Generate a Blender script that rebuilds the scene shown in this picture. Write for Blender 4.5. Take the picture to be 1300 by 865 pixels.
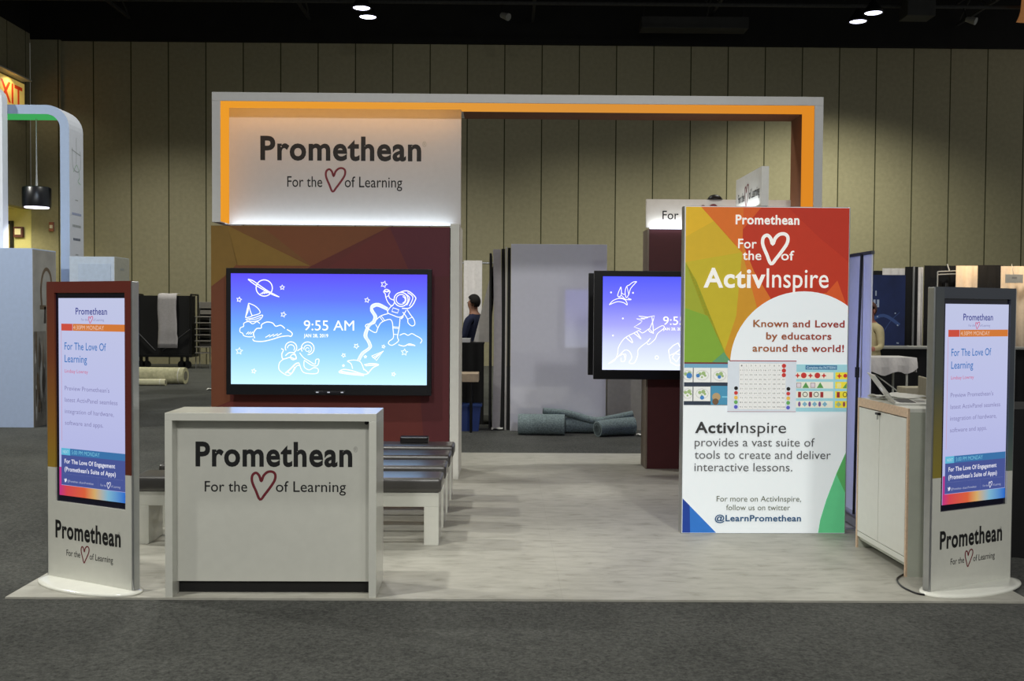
import bpy, bmesh, math, random
from mathutils import Vector, Matrix
random.seed(7)
SC = bpy.context.scene
COL = SC.collection
for o in list(bpy.data.objects):
    bpy.data.objects.remove(o)

# ------------------------------------------------------------------ camera
cam_d = bpy.data.cameras.new('camera')
cam = bpy.data.objects.new('camera', cam_d)
COL.objects.link(cam)
cam_d.sensor_width = 36.0
cam_d.lens = 36.0 * 1290.0 / 1300.0
cam_d.clip_end = 200
pitch, yaw, roll = math.atan(37.5 / 1290), math.atan(10 / 1290), math.radians(0.38)
cam.matrix_world = (Matrix.Translation((0, 0, 1.67)) @ Matrix.Rotation(-yaw, 4, 'Z')
                    @ Matrix.Rotation(math.pi / 2 - pitch, 4, 'X') @ Matrix.Rotation(roll, 4, 'Z'))
SC.camera = cam

# ------------------------------------------------------------------ colour management and world
vs = SC.view_settings
vs.view_transform = 'Standard'
vs.look = 'None'
vs.exposure = 0.0
vs.gamma = 1.0
vs.use_curve_mapping = False
world = bpy.data.worlds.new('hall_air')
SC.world = world
world.use_nodes = True
wb = world.node_tree.nodes['Background']
wb.inputs[0].default_value = (0.98, 1.0, 0.95, 1)
wb.inputs[1].default_value = 0.29

# ------------------------------------------------------------------ lamps of the hall and added fill lights
def spot(name, loc, watts, col=(1, 0.97, 0.84), size=150, blend=0.6, rad=0.16, aim=None):
    d = bpy.data.lights.new(name, 'SPOT')
    d.energy = watts
    d.color = col
    d.spot_size = math.radians(size)
    d.spot_blend = blend
    d.shadow_soft_size = rad
    o = bpy.data.objects.new(name, d)
    o.location = loc
    if aim is not None:
        o.rotation_euler = (Vector(aim) - Vector(loc)).to_track_quat('-Z', 'Y').to_euler()
    COL.objects.link(o)
    return o
def area(name, loc, rot, sx, sy, watts, col):
    d = bpy.data.lights.new(name, 'AREA')
    d.shape = 'RECTANGLE'
    d.size, d.size_y = sx, sy
    d.energy = watts
    d.color = col
    o = bpy.data.objects.new(name, d)
    o.location = loc
    o.rotation_euler = rot
    COL.objects.link(o)
    return o
HALL = (1.0, 0.99, 0.91)
spot('hall_and_fill_light', (-3.9, 4.3, 9.5), 1650, HALL, 86, 0.4)
spot('hall_and_fill_light', (2.3, 1.6, 9.5), 420, HALL, 98, 0.4)
spot('hall_and_fill_light', (-2.6, -8.0, 9.5), 1450, HALL, 160, 0.6, 0.5)  # added frontal fill behind the camera, lifts the upright faces
spot('hall_and_fill_light', (4.4, -9.0, 9.5), 1900, HALL, 160, 0.6, 0.5)  # second added fill behind the camera
spot('fill_spot_light', (-2.0, -7.0, 9.5), 2100, (1.0, 0.99, 0.96), 50, 1.0, 0.4, (-0.6, 11.0, 3.2))  # added spot, aimed to brighten the rear of the booth
spot('fill_spot_light', (4.0, -7.0, 9.5), 2100, (1.0, 0.99, 0.96), 50, 1.0, 0.4, (1.2, 12.0, 3.0))  # added as well, aimed at the column and the panels behind
spot('hall_and_fill_light', (-3.4, 13.5, 9.5), 1300, HALL, 140, 0.6, 0.6)
spot('hall_and_fill_light', (-11.5, 10.0, 9.5), 3700, HALL, 140)  # added to brighten the carpet and booth at far left
spot('hall_and_fill_light', (5.2, 13.5, 9.5), 1250, HALL, 140, 0.6, 0.6)
spot('hall_and_fill_light', (9.2, 27.0, 9.4), 3200, (1.0, 0.98, 0.76), 140, 0.95)
spot('hall_and_fill_light', (2.6, 26.6, 9.3), 1500, (1.0, 0.98, 0.80), 122, 1.0)  # added wash for the lower back wall, no fixture hangs here
spot('hall_and_fill_light', (-3.6, 26.6, 9.3), 1700, (1.0, 0.98, 0.84), 122, 1.0)
spot('hall_and_fill_light', (-9.8, 26.6, 9.3), 2000, (1.0, 0.98, 0.84), 122, 1.0)  # added wash for the left end of the back wall, no fixture
spot('neighbour_fill_light', (-4.2, 9.5, 6.0), 300, (0.66, 0.8, 1.0), 60, 0.6, 0.15, (-7.0, 14.5, 2.2))  # added cool fill on the neighbour tower and arch
area('sign_led_light', (-1.62, 10.20, 2.50), (math.radians(180 - 16), 0, 0), 2.26, 0.05, 3.6, (0.8, 0.92, 1.0))
area('lining_led_light', (-1.62, 10.02, 3.685), (math.radians(50), 0, 0), 2.3, 0.04, 3.4, (1.0, 0.46, 0.08))
area('column_led_light', (2.28, 10.70, 2.565), (math.radians(180 - 18), 0, 0), 1.5, 0.03, 2.6, (0.9, 0.94, 1.0))
area('fin_led_light', (2.07, 8.82, 2.555), (math.radians(180), math.radians(-14), 0), 0.03, 0.8, 1.6, (0.86, 0.93, 1.0))
area('banner_film_fill_light', (2.25, 7.78, 1.2), (math.radians(90), 0, math.radians(-62)), 0.25, 2.0, 5.0, (0.36, 0.44, 1.0))  # added blue fill to brighten the retractable banner film

# ------------------------------------------------------------------ materials
def lin(c):
    c = c / 255.0
    return c / 12.92 if c <= 0.04045 else ((c + 0.055) / 1.055) ** 2.4
def rgb(c):
    return (lin(c[0]), lin(c[1]), lin(c[2]), 1)
MATS = {}
def mat(name, c, rough=0.6, metal=0.0, vary=0.06, scale=18.0, bump=0.0, emit=0.0, spec=0.4, stretch=None, coat=0.0, coat_rough=0.12):
    if name in MATS:
        return MATS[name]
    m = bpy.data.materials.new(name)
    m.use_nodes = True
    nt = m.node_tree
    p = nt.nodes['Principled BSDF']
    p.inputs['Roughness'].default_value = rough
    p.inputs['Metallic'].default_value = metal
    p.inputs['Specular IOR Level'].default_value = spec
    p.inputs['Coat Weight'].default_value = coat
    p.inputs['Coat Roughness'].default_value = coat_rough
    tc = nt.nodes.new('ShaderNodeTexCoord')
    mp = nt.nodes.new('ShaderNodeMapping')
    nt.links.new(tc.outputs['Object'], mp.inputs['Vector'])
    if stretch:
        mp.inputs['Scale'].default_value = stretch
    no = nt.nodes.new('ShaderNodeTexNoise')
    no.inputs['Scale'].default_value = scale
    no.inputs['Detail'].default_value = 5
    nt.links.new(mp.outputs['Vector'], no.inputs['Vector'])
    cr = nt.nodes.new('ShaderNodeValToRGB')
    b = rgb(c)
    cr.color_ramp.elements[0].position = 0.3
    cr.color_ramp.elements[1].position = 0.7
    cr.color_ramp.elements[0].color = (b[0] * (1 - vary), b[1] * (1 - vary), b[2] * (1 - vary), 1)
    cr.color_ramp.elements[1].color = (min(1, b[0] * (1 + vary)), min(1, b[1] * (1 + vary)), min(1, b[2] * (1 + vary)), 1)
    nt.links.new(no.outputs['Fac'], cr.inputs['Fac'])
    nt.links.new(cr.outputs['Color'], p.inputs['Base Color'])
    if emit:
        nt.links.new(cr.outputs['Color'], p.inputs['Emission Color'])
        p.inputs['Emission Strength'].default_value = emit
    if bump:
        bp = nt.nodes.new('ShaderNodeBump')
        bp.inputs['Strength'].default_value = bump
        bp.inputs['Distance'].default_value = 0.01
        nt.links.new(no.outputs['Fac'], bp.inputs['Height'])
        nt.links.new(bp.outputs['Normal'], p.inputs['Normal'])
    MATS[name] = m
    return m
def glow(name, c, s=1.0):
    if name in MATS:
        return MATS[name]
    m = bpy.data.materials.new(name)
    m.use_nodes = True
    nt = m.node_tree
    nt.nodes.clear()
    e = nt.nodes.new('ShaderNodeEmission')
    e.inputs[0].default_value = rgb(c)
    e.inputs[1].default_value = s
    out = nt.nodes.new('ShaderNodeOutputMaterial')
    nt.links.new(e.outputs[0], out.inputs[0])
    MATS[name] = m
    return m
def ramp_mat(name, axis, a, b, stops, emit=None, rough=0.5):
    """printed or displayed colour run along one object axis"""
    if name in MATS:
        return MATS[name]
    m = bpy.data.materials.new(name)
    m.use_nodes = True
    nt = m.node_tree
    p = nt.nodes['Principled BSDF']
    tc = nt.nodes.new('ShaderNodeTexCoord')
    sx = nt.nodes.new('ShaderNodeSeparateXYZ')
    nt.links.new(tc.outputs['Object'], sx.inputs[0])
    mr = nt.nodes.new('ShaderNodeMapRange')
    mr.inputs['From Min'].default_value = a
    mr.inputs['From Max'].default_value = b
    nt.links.new(sx.outputs[axis], mr.inputs['Value'])
    cr = nt.nodes.new('ShaderNodeValToRGB')
    el = cr.color_ramp.elements
    el[0].position, el[0].color = stops[0][0], rgb(stops[0][1])
    el[1].position, el[1].color = stops[-1][0], rgb(stops[-1][1])
    for pos, c in stops[1:-1]:
        e = el.new(pos)
        e.color = rgb(c)
    nt.links.new(mr.outputs[0], cr.inputs[0])
    if emit:
        nt.nodes.remove(p)
        e = nt.nodes.new('ShaderNodeEmission')
        e.inputs[1].default_value = emit
        nt.links.new(cr.outputs[0], e.inputs[0])
        nt.links.new(e.outputs[0], nt.nodes['Material Output'].inputs[0])
    else:
        p.inputs['Roughness'].default_value = rough
        nt.links.new(cr.outputs[0], p.inputs['Base Color'])
    MATS[name] = m
    return m

def wall_mat():
    m = bpy.data.materials.new('wall_fabric_panels')
    m.use_nodes = True
    nt = m.node_tree
    p = nt.nodes['Principled BSDF']
    p.inputs['Roughness'].default_value = 0.95
    p.inputs['Specular IOR Level'].default_value = 0.1
    tc = nt.nodes.new('ShaderNodeTexCoord')
    sx = nt.nodes.new('ShaderNodeSeparateXYZ')
    nt.links.new(tc.outputs['Object'], sx.inputs[0])
    ad = nt.nodes.new('ShaderNodeMath'); ad.operation = 'ADD'
    nt.links.new(sx.outputs[0], ad.inputs[0]); nt.links.new(sx.outputs[1], ad.inputs[1])
    a2 = nt.nodes.new('ShaderNodeMath'); a2.operation = 'ADD'; a2.inputs[1].default_value = 100 * 1.129 - 19.66
    nt.links.new(ad.outputs[0], a2.inputs[0])
    dv = nt.nodes.new('ShaderNodeMath'); dv.operation = 'DIVIDE'; dv.inputs[1].default_value = 1.129
    nt.links.new(a2.outputs[0], dv.inputs[0])
    fr = nt.nodes.new('ShaderNodeMath'); fr.operation = 'FRACT'
    nt.links.new(dv.outputs[0], fr.inputs[0])
    lt = nt.nodes.new('ShaderNodeMath'); lt.operation = 'LESS_THAN'; lt.inputs[1].default_value = 0.03
    nt.links.new(fr.outputs[0], lt.inputs[0])
    fl = nt.nodes.new('ShaderNodeMath'); fl.operation = 'FLOOR'
    nt.links.new(dv.outputs[0], fl.inputs[0])
    wn = nt.nodes.new('ShaderNodeTexWhiteNoise'); wn.noise_dimensions = '1D'
    nt.links.new(fl.outputs[0], wn.inputs['W'])
    no = nt.nodes.new('ShaderNodeTexNoise'); no.inputs['Scale'].default_value = 9; no.inputs['Detail'].default_value = 6
    nt.links.new(tc.outputs['Object'], no.inputs['Vector'])
    mx0 = nt.nodes.new('ShaderNodeMath'); mx0.operation = 'MULTIPLY_ADD'; mx0.inputs[1].default_value = 0.25; mx0.inputs[2].default_value = 0.0
    nt.links.new(wn.outputs[0], mx0.inputs[0])
    sm = nt.nodes.new('ShaderNodeMath'); sm.operation = 'ADD'
    nt.links.new(mx0.outputs[0], sm.inputs[0]); nt.links.new(no.outputs['Fac'], sm.inputs[1])
    cr = nt.nodes.new('ShaderNodeValToRGB')
    cr.color_ramp.elements[0].position = 0.3; cr.color_ramp.elements[0].color = rgb((146, 141, 118))
    cr.color_ramp.elements[1].position = 1.0; cr.color_ramp.elements[1].color = rgb((164, 158, 133))
    nt.links.new(sm.outputs[0], cr.inputs[0])
    mx = nt.nodes.new('ShaderNodeMix'); mx.data_type = 'RGBA'
    nt.links.new(lt.outputs[0], mx.inputs[0])
    nt.links.new(cr.outputs[0], mx.inputs[6])
    mx.inputs[7].default_value = rgb((66, 66, 48))
    nt.links.new(mx.outputs[2], p.inputs['Base Color'])
    return m

def carpet_mat():
    m = bpy.data.materials.new('heather_carpet')
    m.use_nodes = True
    nt = m.node_tree
    p = nt.nodes['Principled BSDF']
    p.inputs['Roughness'].default_value = 1.0
    p.inputs['Specular IOR Level'].default_value = 0.05
    p.inputs['Sheen Weight'].default_value = 0.08
    p.inputs['Sheen Roughness'].default_value = 0.5
    tc = nt.nodes.new('ShaderNodeTexCoord')
    n1 = nt.nodes.new('ShaderNodeTexNoise'); n1.inputs['Scale'].default_value = 45; n1.inputs['Detail'].default_value = 5; n1.inputs['Roughness'].default_value = 0.8
    n2 = nt.nodes.new('ShaderNodeTexNoise'); n2.inputs['Scale'].default_value = 1.3; n2.inputs['Detail'].default_value = 3
    for n in (n1, n2):
        nt.links.new(tc.outputs['Object'], n.inputs['Vector'])
    sm = nt.nodes.new('ShaderNodeMath'); sm.operation = 'MULTIPLY_ADD'; sm.inputs[1].default_value = 0.22
    nt.links.new(n2.outputs['Fac'], sm.inputs[0]); nt.links.new(n1.outputs['Fac'], sm.inputs[2])
    cr = nt.nodes.new('ShaderNodeValToRGB')
    cr.color_ramp.elements[0].position = 0.42; cr.color_ramp.elements[0].color = rgb((22, 23, 22))
    cr.color_ramp.elements[1].position = 0.82; cr.color_ramp.elements[1].color = rgb((86, 87, 83))
    nt.links.new(sm.outputs[0], cr.inputs[0])
    nt.links.new(cr.outputs[0], p.inputs['Base Color'])
    bp = nt.nodes.new('ShaderNodeBump'); bp.inputs['Strength'].default_value = 0.5; bp.inputs['Distance'].default_value = 0.01
    nt.links.new(n1.outputs['Fac'], bp.inputs['Height']); nt.links.new(bp.outputs['Normal'], p.inputs['Normal'])
    return m

def laminate_mat():
    m = bpy.data.materials.new('marbled_laminate')
    m.use_nodes = True
    nt = m.node_tree
    p = nt.nodes['Principled BSDF']
    p.inputs['Roughness'].default_value = 0.5
    p.inputs['Specular IOR Level'].default_value = 0.35
    tc = nt.nodes.new('ShaderNodeTexCoord')
    mp = nt.nodes.new('ShaderNodeMapping'); mp.inputs['Scale'].default_value = (2.2, 6.0, 1)
    nt.links.new(tc.outputs['Object'], mp.inputs['Vector'])
    n1 = nt.nodes.new('ShaderNodeTexNoise'); n1.inputs['Scale'].default_value = 2.2; n1.inputs['Detail'].default_value = 7; n1.inputs['Roughness'].default_value = 0.62; n1.inputs['Distortion'].default_value = 0.6
    nt.links.new(mp.outputs['Vector'], n1.inputs['Vector'])
    cr = nt.nodes.new('ShaderNodeValToRGB')
    e = cr.color_ramp.elements
    e[0].position = 0.30; e[0].color = rgb((140, 138, 127))
    e[1].position = 0.62; e[1].color = rgb((171, 169, 160))
    k = e.new(0.40); k.color = rgb((157, 155, 146))
    k = e.new(0.50); k.color = rgb((165, 163, 154))
    nt.links.new(n1.outputs['Fac'], cr.inputs[0])
    # plank joints, 1.5 m by 0.9 m sheets
    br = nt.nodes.new('ShaderNodeTexBrick')
    br.inputs['Scale'].default_value = 1.0
    br.inputs['Brick Width'].default_value = 3.05
    br.inputs['Row Height'].default_value = 1.52
    br.inputs['Mortar Size'].default_value = 0.003
    br.offset = 0.0
    mp2 = nt.nodes.new('ShaderNodeMapping'); mp2.inputs['Location'].default_value = (-0.35, 0.4, 0)
    nt.links.new(tc.outputs['Object'], mp2.inputs['Vector'])
    nt.links.new(mp2.outputs['Vector'], br.inputs['Vector'])
    br.inputs['Color1'].default_value = br.inputs['Color2'].default_value = (1, 1, 1, 1)
    br.inputs['Mortar'].default_value = (0.93, 0.93, 0.92, 1)
    mx = nt.nodes.new('ShaderNodeMix'); mx.data_type = 'RGBA'; mx.blend_type = 'MULTIPLY'
    mx.inputs[0].default_value = 1
    nt.links.new(cr.outputs[0], mx.inputs[6]); nt.links.new(br.outputs['Color'], mx.inputs[7])
    nt.links.new(mx.outputs[2], p.inputs['Base Color'])
    return m

WHITE = mat('white_laminate', (204, 204, 196), 0.18, vary=0.02, spec=0.5, coat=0.25)
WHITE2 = mat('white_paint', (214, 213, 206), 0.6, vary=0.03)
GREYW = mat('pale_grey_paint', (206, 206, 206), 0.5, vary=0.02)
BLACK = mat('black_print', (18, 18, 20), 0.6, vary=0.02)
BLACKP = mat('black_plastic', (14, 14, 18), 0.3, vary=0.05)
BLACKC = mat('black_cloth', (18, 18, 20), 0.95, vary=0.2, scale=6)
DKMETAL = mat('black_metal', (22, 22, 24), 0.45, metal=0.4)
SILVER = mat('brushed_silver', (178, 180, 182), 0.3, metal=0.85, vary=0.05)
HEART = mat('dark_red_print', (112, 30, 42), 0.6, vary=0.02)
VINYL = mat('dark_brown_vinyl', (46, 43, 41), 0.4, vary=0.1, scale=40, spec=0.7, coat=1.0, coat_rough=0.27)
SKIN = mat('skin', (170, 120, 95), 0.6)

# ------------------------------------------------------------------ mesh building
_TXT = {}
def text_shape(s, off):
    k = (s, off)
    if k in _TXT:
        return _TXT[k]
    cu = bpy.data.curves.new('t', 'FONT')
    cu.body = s
    cu.size = 1
    cu.offset = off
    cu.space_character = 1.0 + off * 2.9
    cu.fill_mode = 'FRONT'
    cu.resolution_u = 4
    ob = bpy.data.objects.new('t', cu)
    COL.objects.link(ob)
    dg = bpy.context.evaluated_depsgraph_get()
    me = bpy.data.meshes.new_from_object(ob.evaluated_get(dg))
    vv = [(v.co.x, v.co.y) for v in me.vertices]
    ff = [tuple(p.vertices) for p in me.polygons]
    bpy.data.objects.remove(ob)
    bpy.data.curves.remove(cu)
    bpy.data.meshes.remove(me)
    _TXT[k] = (vv, ff)
    return _TXT[k]
CAP = {}
def cap_h(off):
    if off not in CAP:
        vv, _ = text_shape('E', off)
        CAP[off] = max(v[1] for v in vv)
    return CAP[off]

def smooth_path(p, closed=False, n=6):
    out = []
    m = len(p)
    rng = range(m) if closed else range(m - 1)
    for i in rng:
        if closed:
            a, b, c, d = p[(i - 1) % m], p[i], p[(i + 1) % m], p[(i + 2) % m]
        else:
            a, b, c, d = p[max(i - 1, 0)], p[i], p[i + 1], p[min(i + 2, m - 1)]
        for k in range(n):
            t = k / n
            out.append(tuple(0.5 * (2 * b[j] + (c[j] - a[j]) * t + (2 * a[j] - 5 * b[j] + 4 * c[j] - d[j]) * t * t
                                    + (3 * b[j] - a[j] - 3 * c[j] + d[j]) * t ** 3) for j in range(len(b))))
    if not closed:
        out.append(tuple(p[-1]))
    return out

class MB:
    def __init__(self):
        self.v, self.f, self.m, self.s, self.mats = [], [], [], [], []
        self.fr = lambda u, v: (u, v)      # artwork units -> local x, z
        self.y = 0.0                        # plane the artwork is printed on
        self.k = 1.0                        # size of one artwork unit
    def mi(self, m):
        if m not in self.mats:
            self.mats.append(m)
        return self.mats.index(m)
    def add(self, vs_, fs, m, sm=False):
        o = len(self.v)
        i = self.mi(m)
        self.v += [tuple(p) for p in vs_]
        for f in fs:
            self.f.append(tuple(o + q for q in f)); self.m.append(i); self.s.append(sm)
        return self
    def bm(self, b, m, sm=False):
        b.verts.index_update()
        self.add([v.co for v in b.verts], [[v.index for v in f.verts] for f in b.faces], m, sm)
        b.free()
        return self
    def box(self, x0, x1, y0, y1, z0, z1, m, bev=0.0, seg=2, mtx=None):
        b = bmesh.new()
        bmesh.ops.create_cube(b, size=1)
        for v in b.verts:
            v.co = Vector((x0 + (v.co.x + .5) * (x1 - x0), y0 + (v.co.y + .5) * (y1 - y0), z0 + (v.co.z + .5) * (z1 - z0)))
        if bev:
            bmesh.ops.bevel(b, geom=b.edges[:], offset=bev, segments=seg, profile=0.6, affect='EDGES')
        if mtx is not None:
            bmesh.ops.transform(b, matrix=mtx, verts=b.verts)
        return self.bm(b, m)
    def tube(self, pts, r, m, n=10, caps=True, sm=True):
        pts = [Vector(p) for p in pts]
        rs = r if isinstance(r, (list, tuple)) else [r] * len(pts)
        vs_, fs = [], []
        for i, p in enumerate(pts):
            t = (pts[min(i + 1, len(pts) - 1)] - pts[max(i - 1, 0)]).normalized()
            a = t.cross(Vector((0, 0, 1)))
            if a.length < 1e-4:
                a = t.cross(Vector((0, 1, 0)))
            a.normalize()
            b = t.cross(a)
            for k in range(n):
                q = 2 * math.pi * k / n
                vs_.append(p + a * math.cos(q) * rs[i] + b * math.sin(q) * rs[i])
        for i in range(len(pts) - 1):
            for k in range(n):
                fs.append((i * n + k, i * n + (k + 1) % n, (i + 1) * n + (k + 1) % n, (i + 1) * n + k))
        self.add(vs_, fs, m, sm)
        if caps:
            self.add(vs_[:n], [tuple(range(n))[::-1]], m)
            self.add(vs_[-n:], [tuple(range(n))], m)
        return self
    def lathe(self, prof, m, n=32, sx=1.0, sy=1.0, c=(0, 0, 0), sm=True):
        vs_, fs = [], []
        for r, z in prof:
            for k in range(n):
                q = 2 * math.pi * k / n
                vs_.append((c[0] + r * sx * math.cos(q), c[1] + r * sy * math.sin(q), c[2] + z))
        for i in range(len(prof) - 1):
            for k in range(n):
                fs.append((i * n + k, i * n + (k + 1) % n, (i + 1) * n + (k + 1) % n, (i + 1) * n + k))
        self.add(vs_, fs, m, sm)
        self.add(vs_[:n], [tuple(range(n))[::-1]], m)
        self.add(vs_[-n:], [tuple(range(n))], m)
        return self
    def prism(self, outline, y0, y1, m, axis='y'):
        """outline in (x, z), swept along y"""
        n = len(outline)
        if axis == 'y':
            vs_ = [(u, y0, w) for u, w in outline] + [(u, y1, w) for u, w in outline]
        elif axis == 'x':
            vs_ = [(y0, u, w) for u, w in outline] + [(y1, u, w) for u, w in outline]
        else:
            vs_ = [(u, w, y0) for u, w in outline] + [(u, w, y1) for u, w in outline]
        fs = [tuple(range(n)), tuple(range(n, 2 * n))[::-1]]
        fs += [(i, (i + 1) % n, n + (i + 1) % n, n + i)[::-1] for i in range(n)]
        return self.add(vs_, fs, m)
    # ---- flat print: artwork units through self.fr
    def poly(self, pts, m, lift=0.0):
        q = [self.fr(*p) for p in pts]
        return self.add([(a, self.y - lift, b) for a, b in q], [tuple(range(len(q)))], m)
    def rect(self, u0, v0, u1, v1, m, lift=0.0):
        return self.poly([(u0, v0), (u1, v0), (u1, v1), (u0, v1)], m, lift)
    def disc(self, u, v, r, m, lift=0.0, n=20):
        return self.poly([(u + r * math.cos(2 * math.pi * k / n), v + r * math.sin(2 * math.pi * k / n)) for k in range(n)], m, lift)
    def stroke(self, pts, w, m, closed=False, smooth=True, lift=0.0, n=5):
        if smooth and len(pts) > 2:
            pts = smooth_path(pts, closed, n)
        P = [Vector(self.fr(*p)) for p in pts]
        w = w * self.k / 2
        N = len(P)
        L, R = [], []
        for i in range(N):
            if closed:
                t = P[(i + 1) % N] - P[i - 1]
            else:
                t = P[min(i + 1, N - 1)] - P[max(i - 1, 0)]
            if t.length < 1e-9:
                t = Vector((1, 0))
            t.normalize()
            nn = Vector((-t.y, t.x))
            L.append(P[i] + nn * w); R.append(P[i] - nn * w)
        vs_ = [(a.x, self.y - lift, a.y) for a in L] + [(a.x, self.y - lift, a.y) for a in R]
        rng = range(N) if closed else range(N - 1)
        return self.add(vs_, [(i, (i + 1) % N, N + (i + 1) % N, N + i) for i in rng], m)
    def text(self, s, u0, base, u1, top, m, off=0.0, lift=0.0):
        """lettering from u0 to u1, baseline at base, capitals reaching up to top (artwork units)"""
        vv, ff = text_shape(s, off)
        xa, xb = min(v[0] for v in vv), max(v[0] for v in vv)
        ch = cap_h(off)
        q = [self.fr(u0 + (x - xa) / (xb - xa) * (u1 - u0), base + (top - base) * z / ch) for x, z in vv]
        return self.add([(a, self.y - lift, b) for a, b in q], ff, m)
    def heart(self, u0, v0, u1, v1, m, w, lift=0.0):
        """open brush heart inside the box u0..u1, v0 (top)..v1 (tip)"""
        p = [(0.36, 1.0), (0.20, 0.70), (0.05, 0.38), (0.06, 0.16), (0.20, 0.07), (0.33, 0.17), (0.41, 0.36),
             (0.50, 0.17), (0.66, 0.04), (0.85, 0.03), (0.96, 0.13), (0.94, 0.32), (0.78, 0.55), (0.55, 0.82)]
        pts = smooth_path([(u0 + a * (u1 - u0), v0 + b * (v1 - v0)) for a, b in p], True, 4)
        return self.stroke(pts, w, m, closed=True, smooth=False, lift=lift)
    def star(self, u, v, r, m, w, rot=0.0, lift=0.0):
        pts = []
        for k in range(10):
            q = rot + math.pi * k / 5
            rr = r if k % 2 == 0 else r * 0.45
            pts.append((u + rr * math.sin(q), v - rr * math.cos(q)))
        return self.stroke(pts, w, m, closed=True, smooth=False, lift=lift)
    def build(self, name, parent=None, loc=(0, 0, 0), rotz=0.0):
        me = bpy.data.meshes.new(name)
        me.from_pydata(self.v, [], self.f)
        for m in self.mats:
            me.materials.append(m)
        me.polygons.foreach_set('material_index', self.m)
        me.polygons.foreach_set('use_smooth', self.s)
        me.update()
        o = bpy.data.objects.new(name, me)
        COL.objects.link(o)
        o.location = loc
        o.rotation_euler = (0, 0, rotz)
        if parent:
            o.parent = parent
        return o

def tag(o, label, cat, group=None, kind=None):
    o['label'] = label
    o['category'] = cat
    if group:
        o['group'] = group
    if kind:
        o['kind'] = kind
    return o
def thing(name, label, cat, loc=(0, 0, 0), rotz=0.0, group=None):
    o = bpy.data.objects.new(name, None)
    o.empty_display_size = 0.1
    COL.objects.link(o)
    o.location = loc
    o.rotation_euler = (0, 0, rotz)
    return tag(o, label, cat, group)
def struct(o):
    o['kind'] = 'structure'
    return o
def copy_tree(o, parent=None):
    c = o.copy()
    COL.objects.link(c)
    if parent:
        c.parent = parent
    for ch in list(o.children):
        copy_tree(ch, c)
    return c
def frame(mb, px, py, x, z, k, ky=None):
    """artwork point (px, py) lies at local (x, z); one unit is k metres, v runs downwards"""
    ky = ky or k
    mb.k = k
    mb.fr = lambda u, v: (x + (u - px) * k, z - (v - py) * ky)

FZ = -0.012      # hall carpet level; the booth's own flooring lies on it with its top at z = 0

# ================================================================== THE HALL
m = MB(); m.box(-16, 19, -12, 31.4, FZ - 0.1, FZ, carpet_mat())
struct(m.build('floor'))
WALLM = wall_mat()
m = MB(); m.box(-13.55, 19, 31.0, 31.25, FZ, 9.72, WALLM)
struct(m.build('wall_back'))
DARKM = mat('dark_bulkhead', (20, 20, 20), 0.95, vary=0.2, scale=2)
m = MB(); m.box(-16, 19, 30.9, 31.3, 9.74, 13.0, DARKM)
struct(m.build('trim_1'))
m = MB(); m.box(-14.62, -14.32, -6, 30.9, 9.9, 13.0, DARKM)
struct(m.build('trim_4'))
# left side wall with an exit recess, and the pier that returns to the back wall
m = MB()
m.box(-14.6, -14.3, -6, 28.35, FZ, 9.9, WALLM)
m.box(-14.6, -14.3, 28.35, 30.87, 4.65, 9.9, WALLM)
struct(m.build('wall_left'))
m = MB(); m.box(-14.3, -13.4, 30.88, 30.99, FZ, 9.73, WALLM)
struct(m.build('wall_pier'))
CREAM = mat('cream_recess_paint', (214, 206, 150), 0.8, vary=0.03)
m = MB(); m.box(-15.9, -15.8, 28.25, 30.98, FZ, 4.75, CREAM); m.box(-15.8, -14.6, 28.25, 28.34, FZ, 4.7, CREAM)
m.box(-15.8, -14.31, 30.89, 30.98, FZ, 4.7, CREAM); m.box(-15.8, -14.6, 28.35, 30.88, 4.66, 4.75, CREAM)
struct(m.build('wall_recess'))
dr = thing('door_1', 'dark framed exit door in the lit recess of the side wall', 'door', (-15.3, 30.885, FZ))
struct(dr)
m = MB(); m.box(-0.42, 0.38, -0.03, 0.0, 0, 4.2, mat('door_paint', (206, 190, 140), 0.6)); m.build('door_leaf', dr)
m = MB()
for a, b in ((-0.49, -0.42), (0.38, 0.47)):
    m.box(a, b, -0.08, 0.0, 0, 4.3, DKMETAL)
m.box(-0.42, 0.38, -0.08, 0.0, 4.2, 4.3, DKMETAL); m.build('door_frame', dr)
spot('recess_lamp_light', (-14.95, 29.4, 4.5), 150, (1, 0.95, 0.6), 160, 0.5)

m = MB(); m.box(-16, 19, -12, 31.4, 13.0, 13.1, mat('black_ceiling', (13, 13, 14), 0.95, vary=0.3, scale=1.2))
struct(m.build('ceiling'))
PIPE = mat('painted_pipe', (52, 52, 52), 0.8, vary=0.2)
m = MB()
m.tube([(-15.5, 27.5, 9.93), (18.5, 27.5, 9.93)], 0.05, PIPE, 8)
struct(m.build('trim_2'))
m = MB()
m.tube([(-15.5, 29.6, 11.1), (18.5, 29.6, 11.1)], 0.06, PIPE, 8)
struct(m.build('trim_3'))
# open web joists that run away from the viewer under the ceiling
def joist(x, lean, y0=22.0, y1=30.8):
    j = MB()
    n = 9
    for zz in (10.35, 11.0):
        j.box(x - 0.04, x + 0.04, y0, y1, zz, zz + 0.08, PIPE)
    for i in range(n):
        a = y0 + (y1 - y0) * i / n
        b = y0 + (y1 - y0) * (i + 1) / n
        j.tube([(x, a, 10.4 if i % 2 else 11.0), (x, b, 11.0 if i % 2 else 10.4)], 0.025, PIPE, 6)
    o = j.build('roof_joist')
    return tag(o, lean, 'joist', 'open web joists under the black ceiling')
for x, l in ((-11.3, 'black open web roof joist above the wall corner and exit sign'),
             (-5.9, 'black open web roof joist over the white logo wall'),
             (0.8, 'black open web roof joist over the middle of the hall'),
             (6.0, 'black open web roof joist just beside the brighter hanging lamps'),
             (13.6, 'black open web roof joist nearest the orange hanging banner')):
    joist(x, l)
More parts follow.
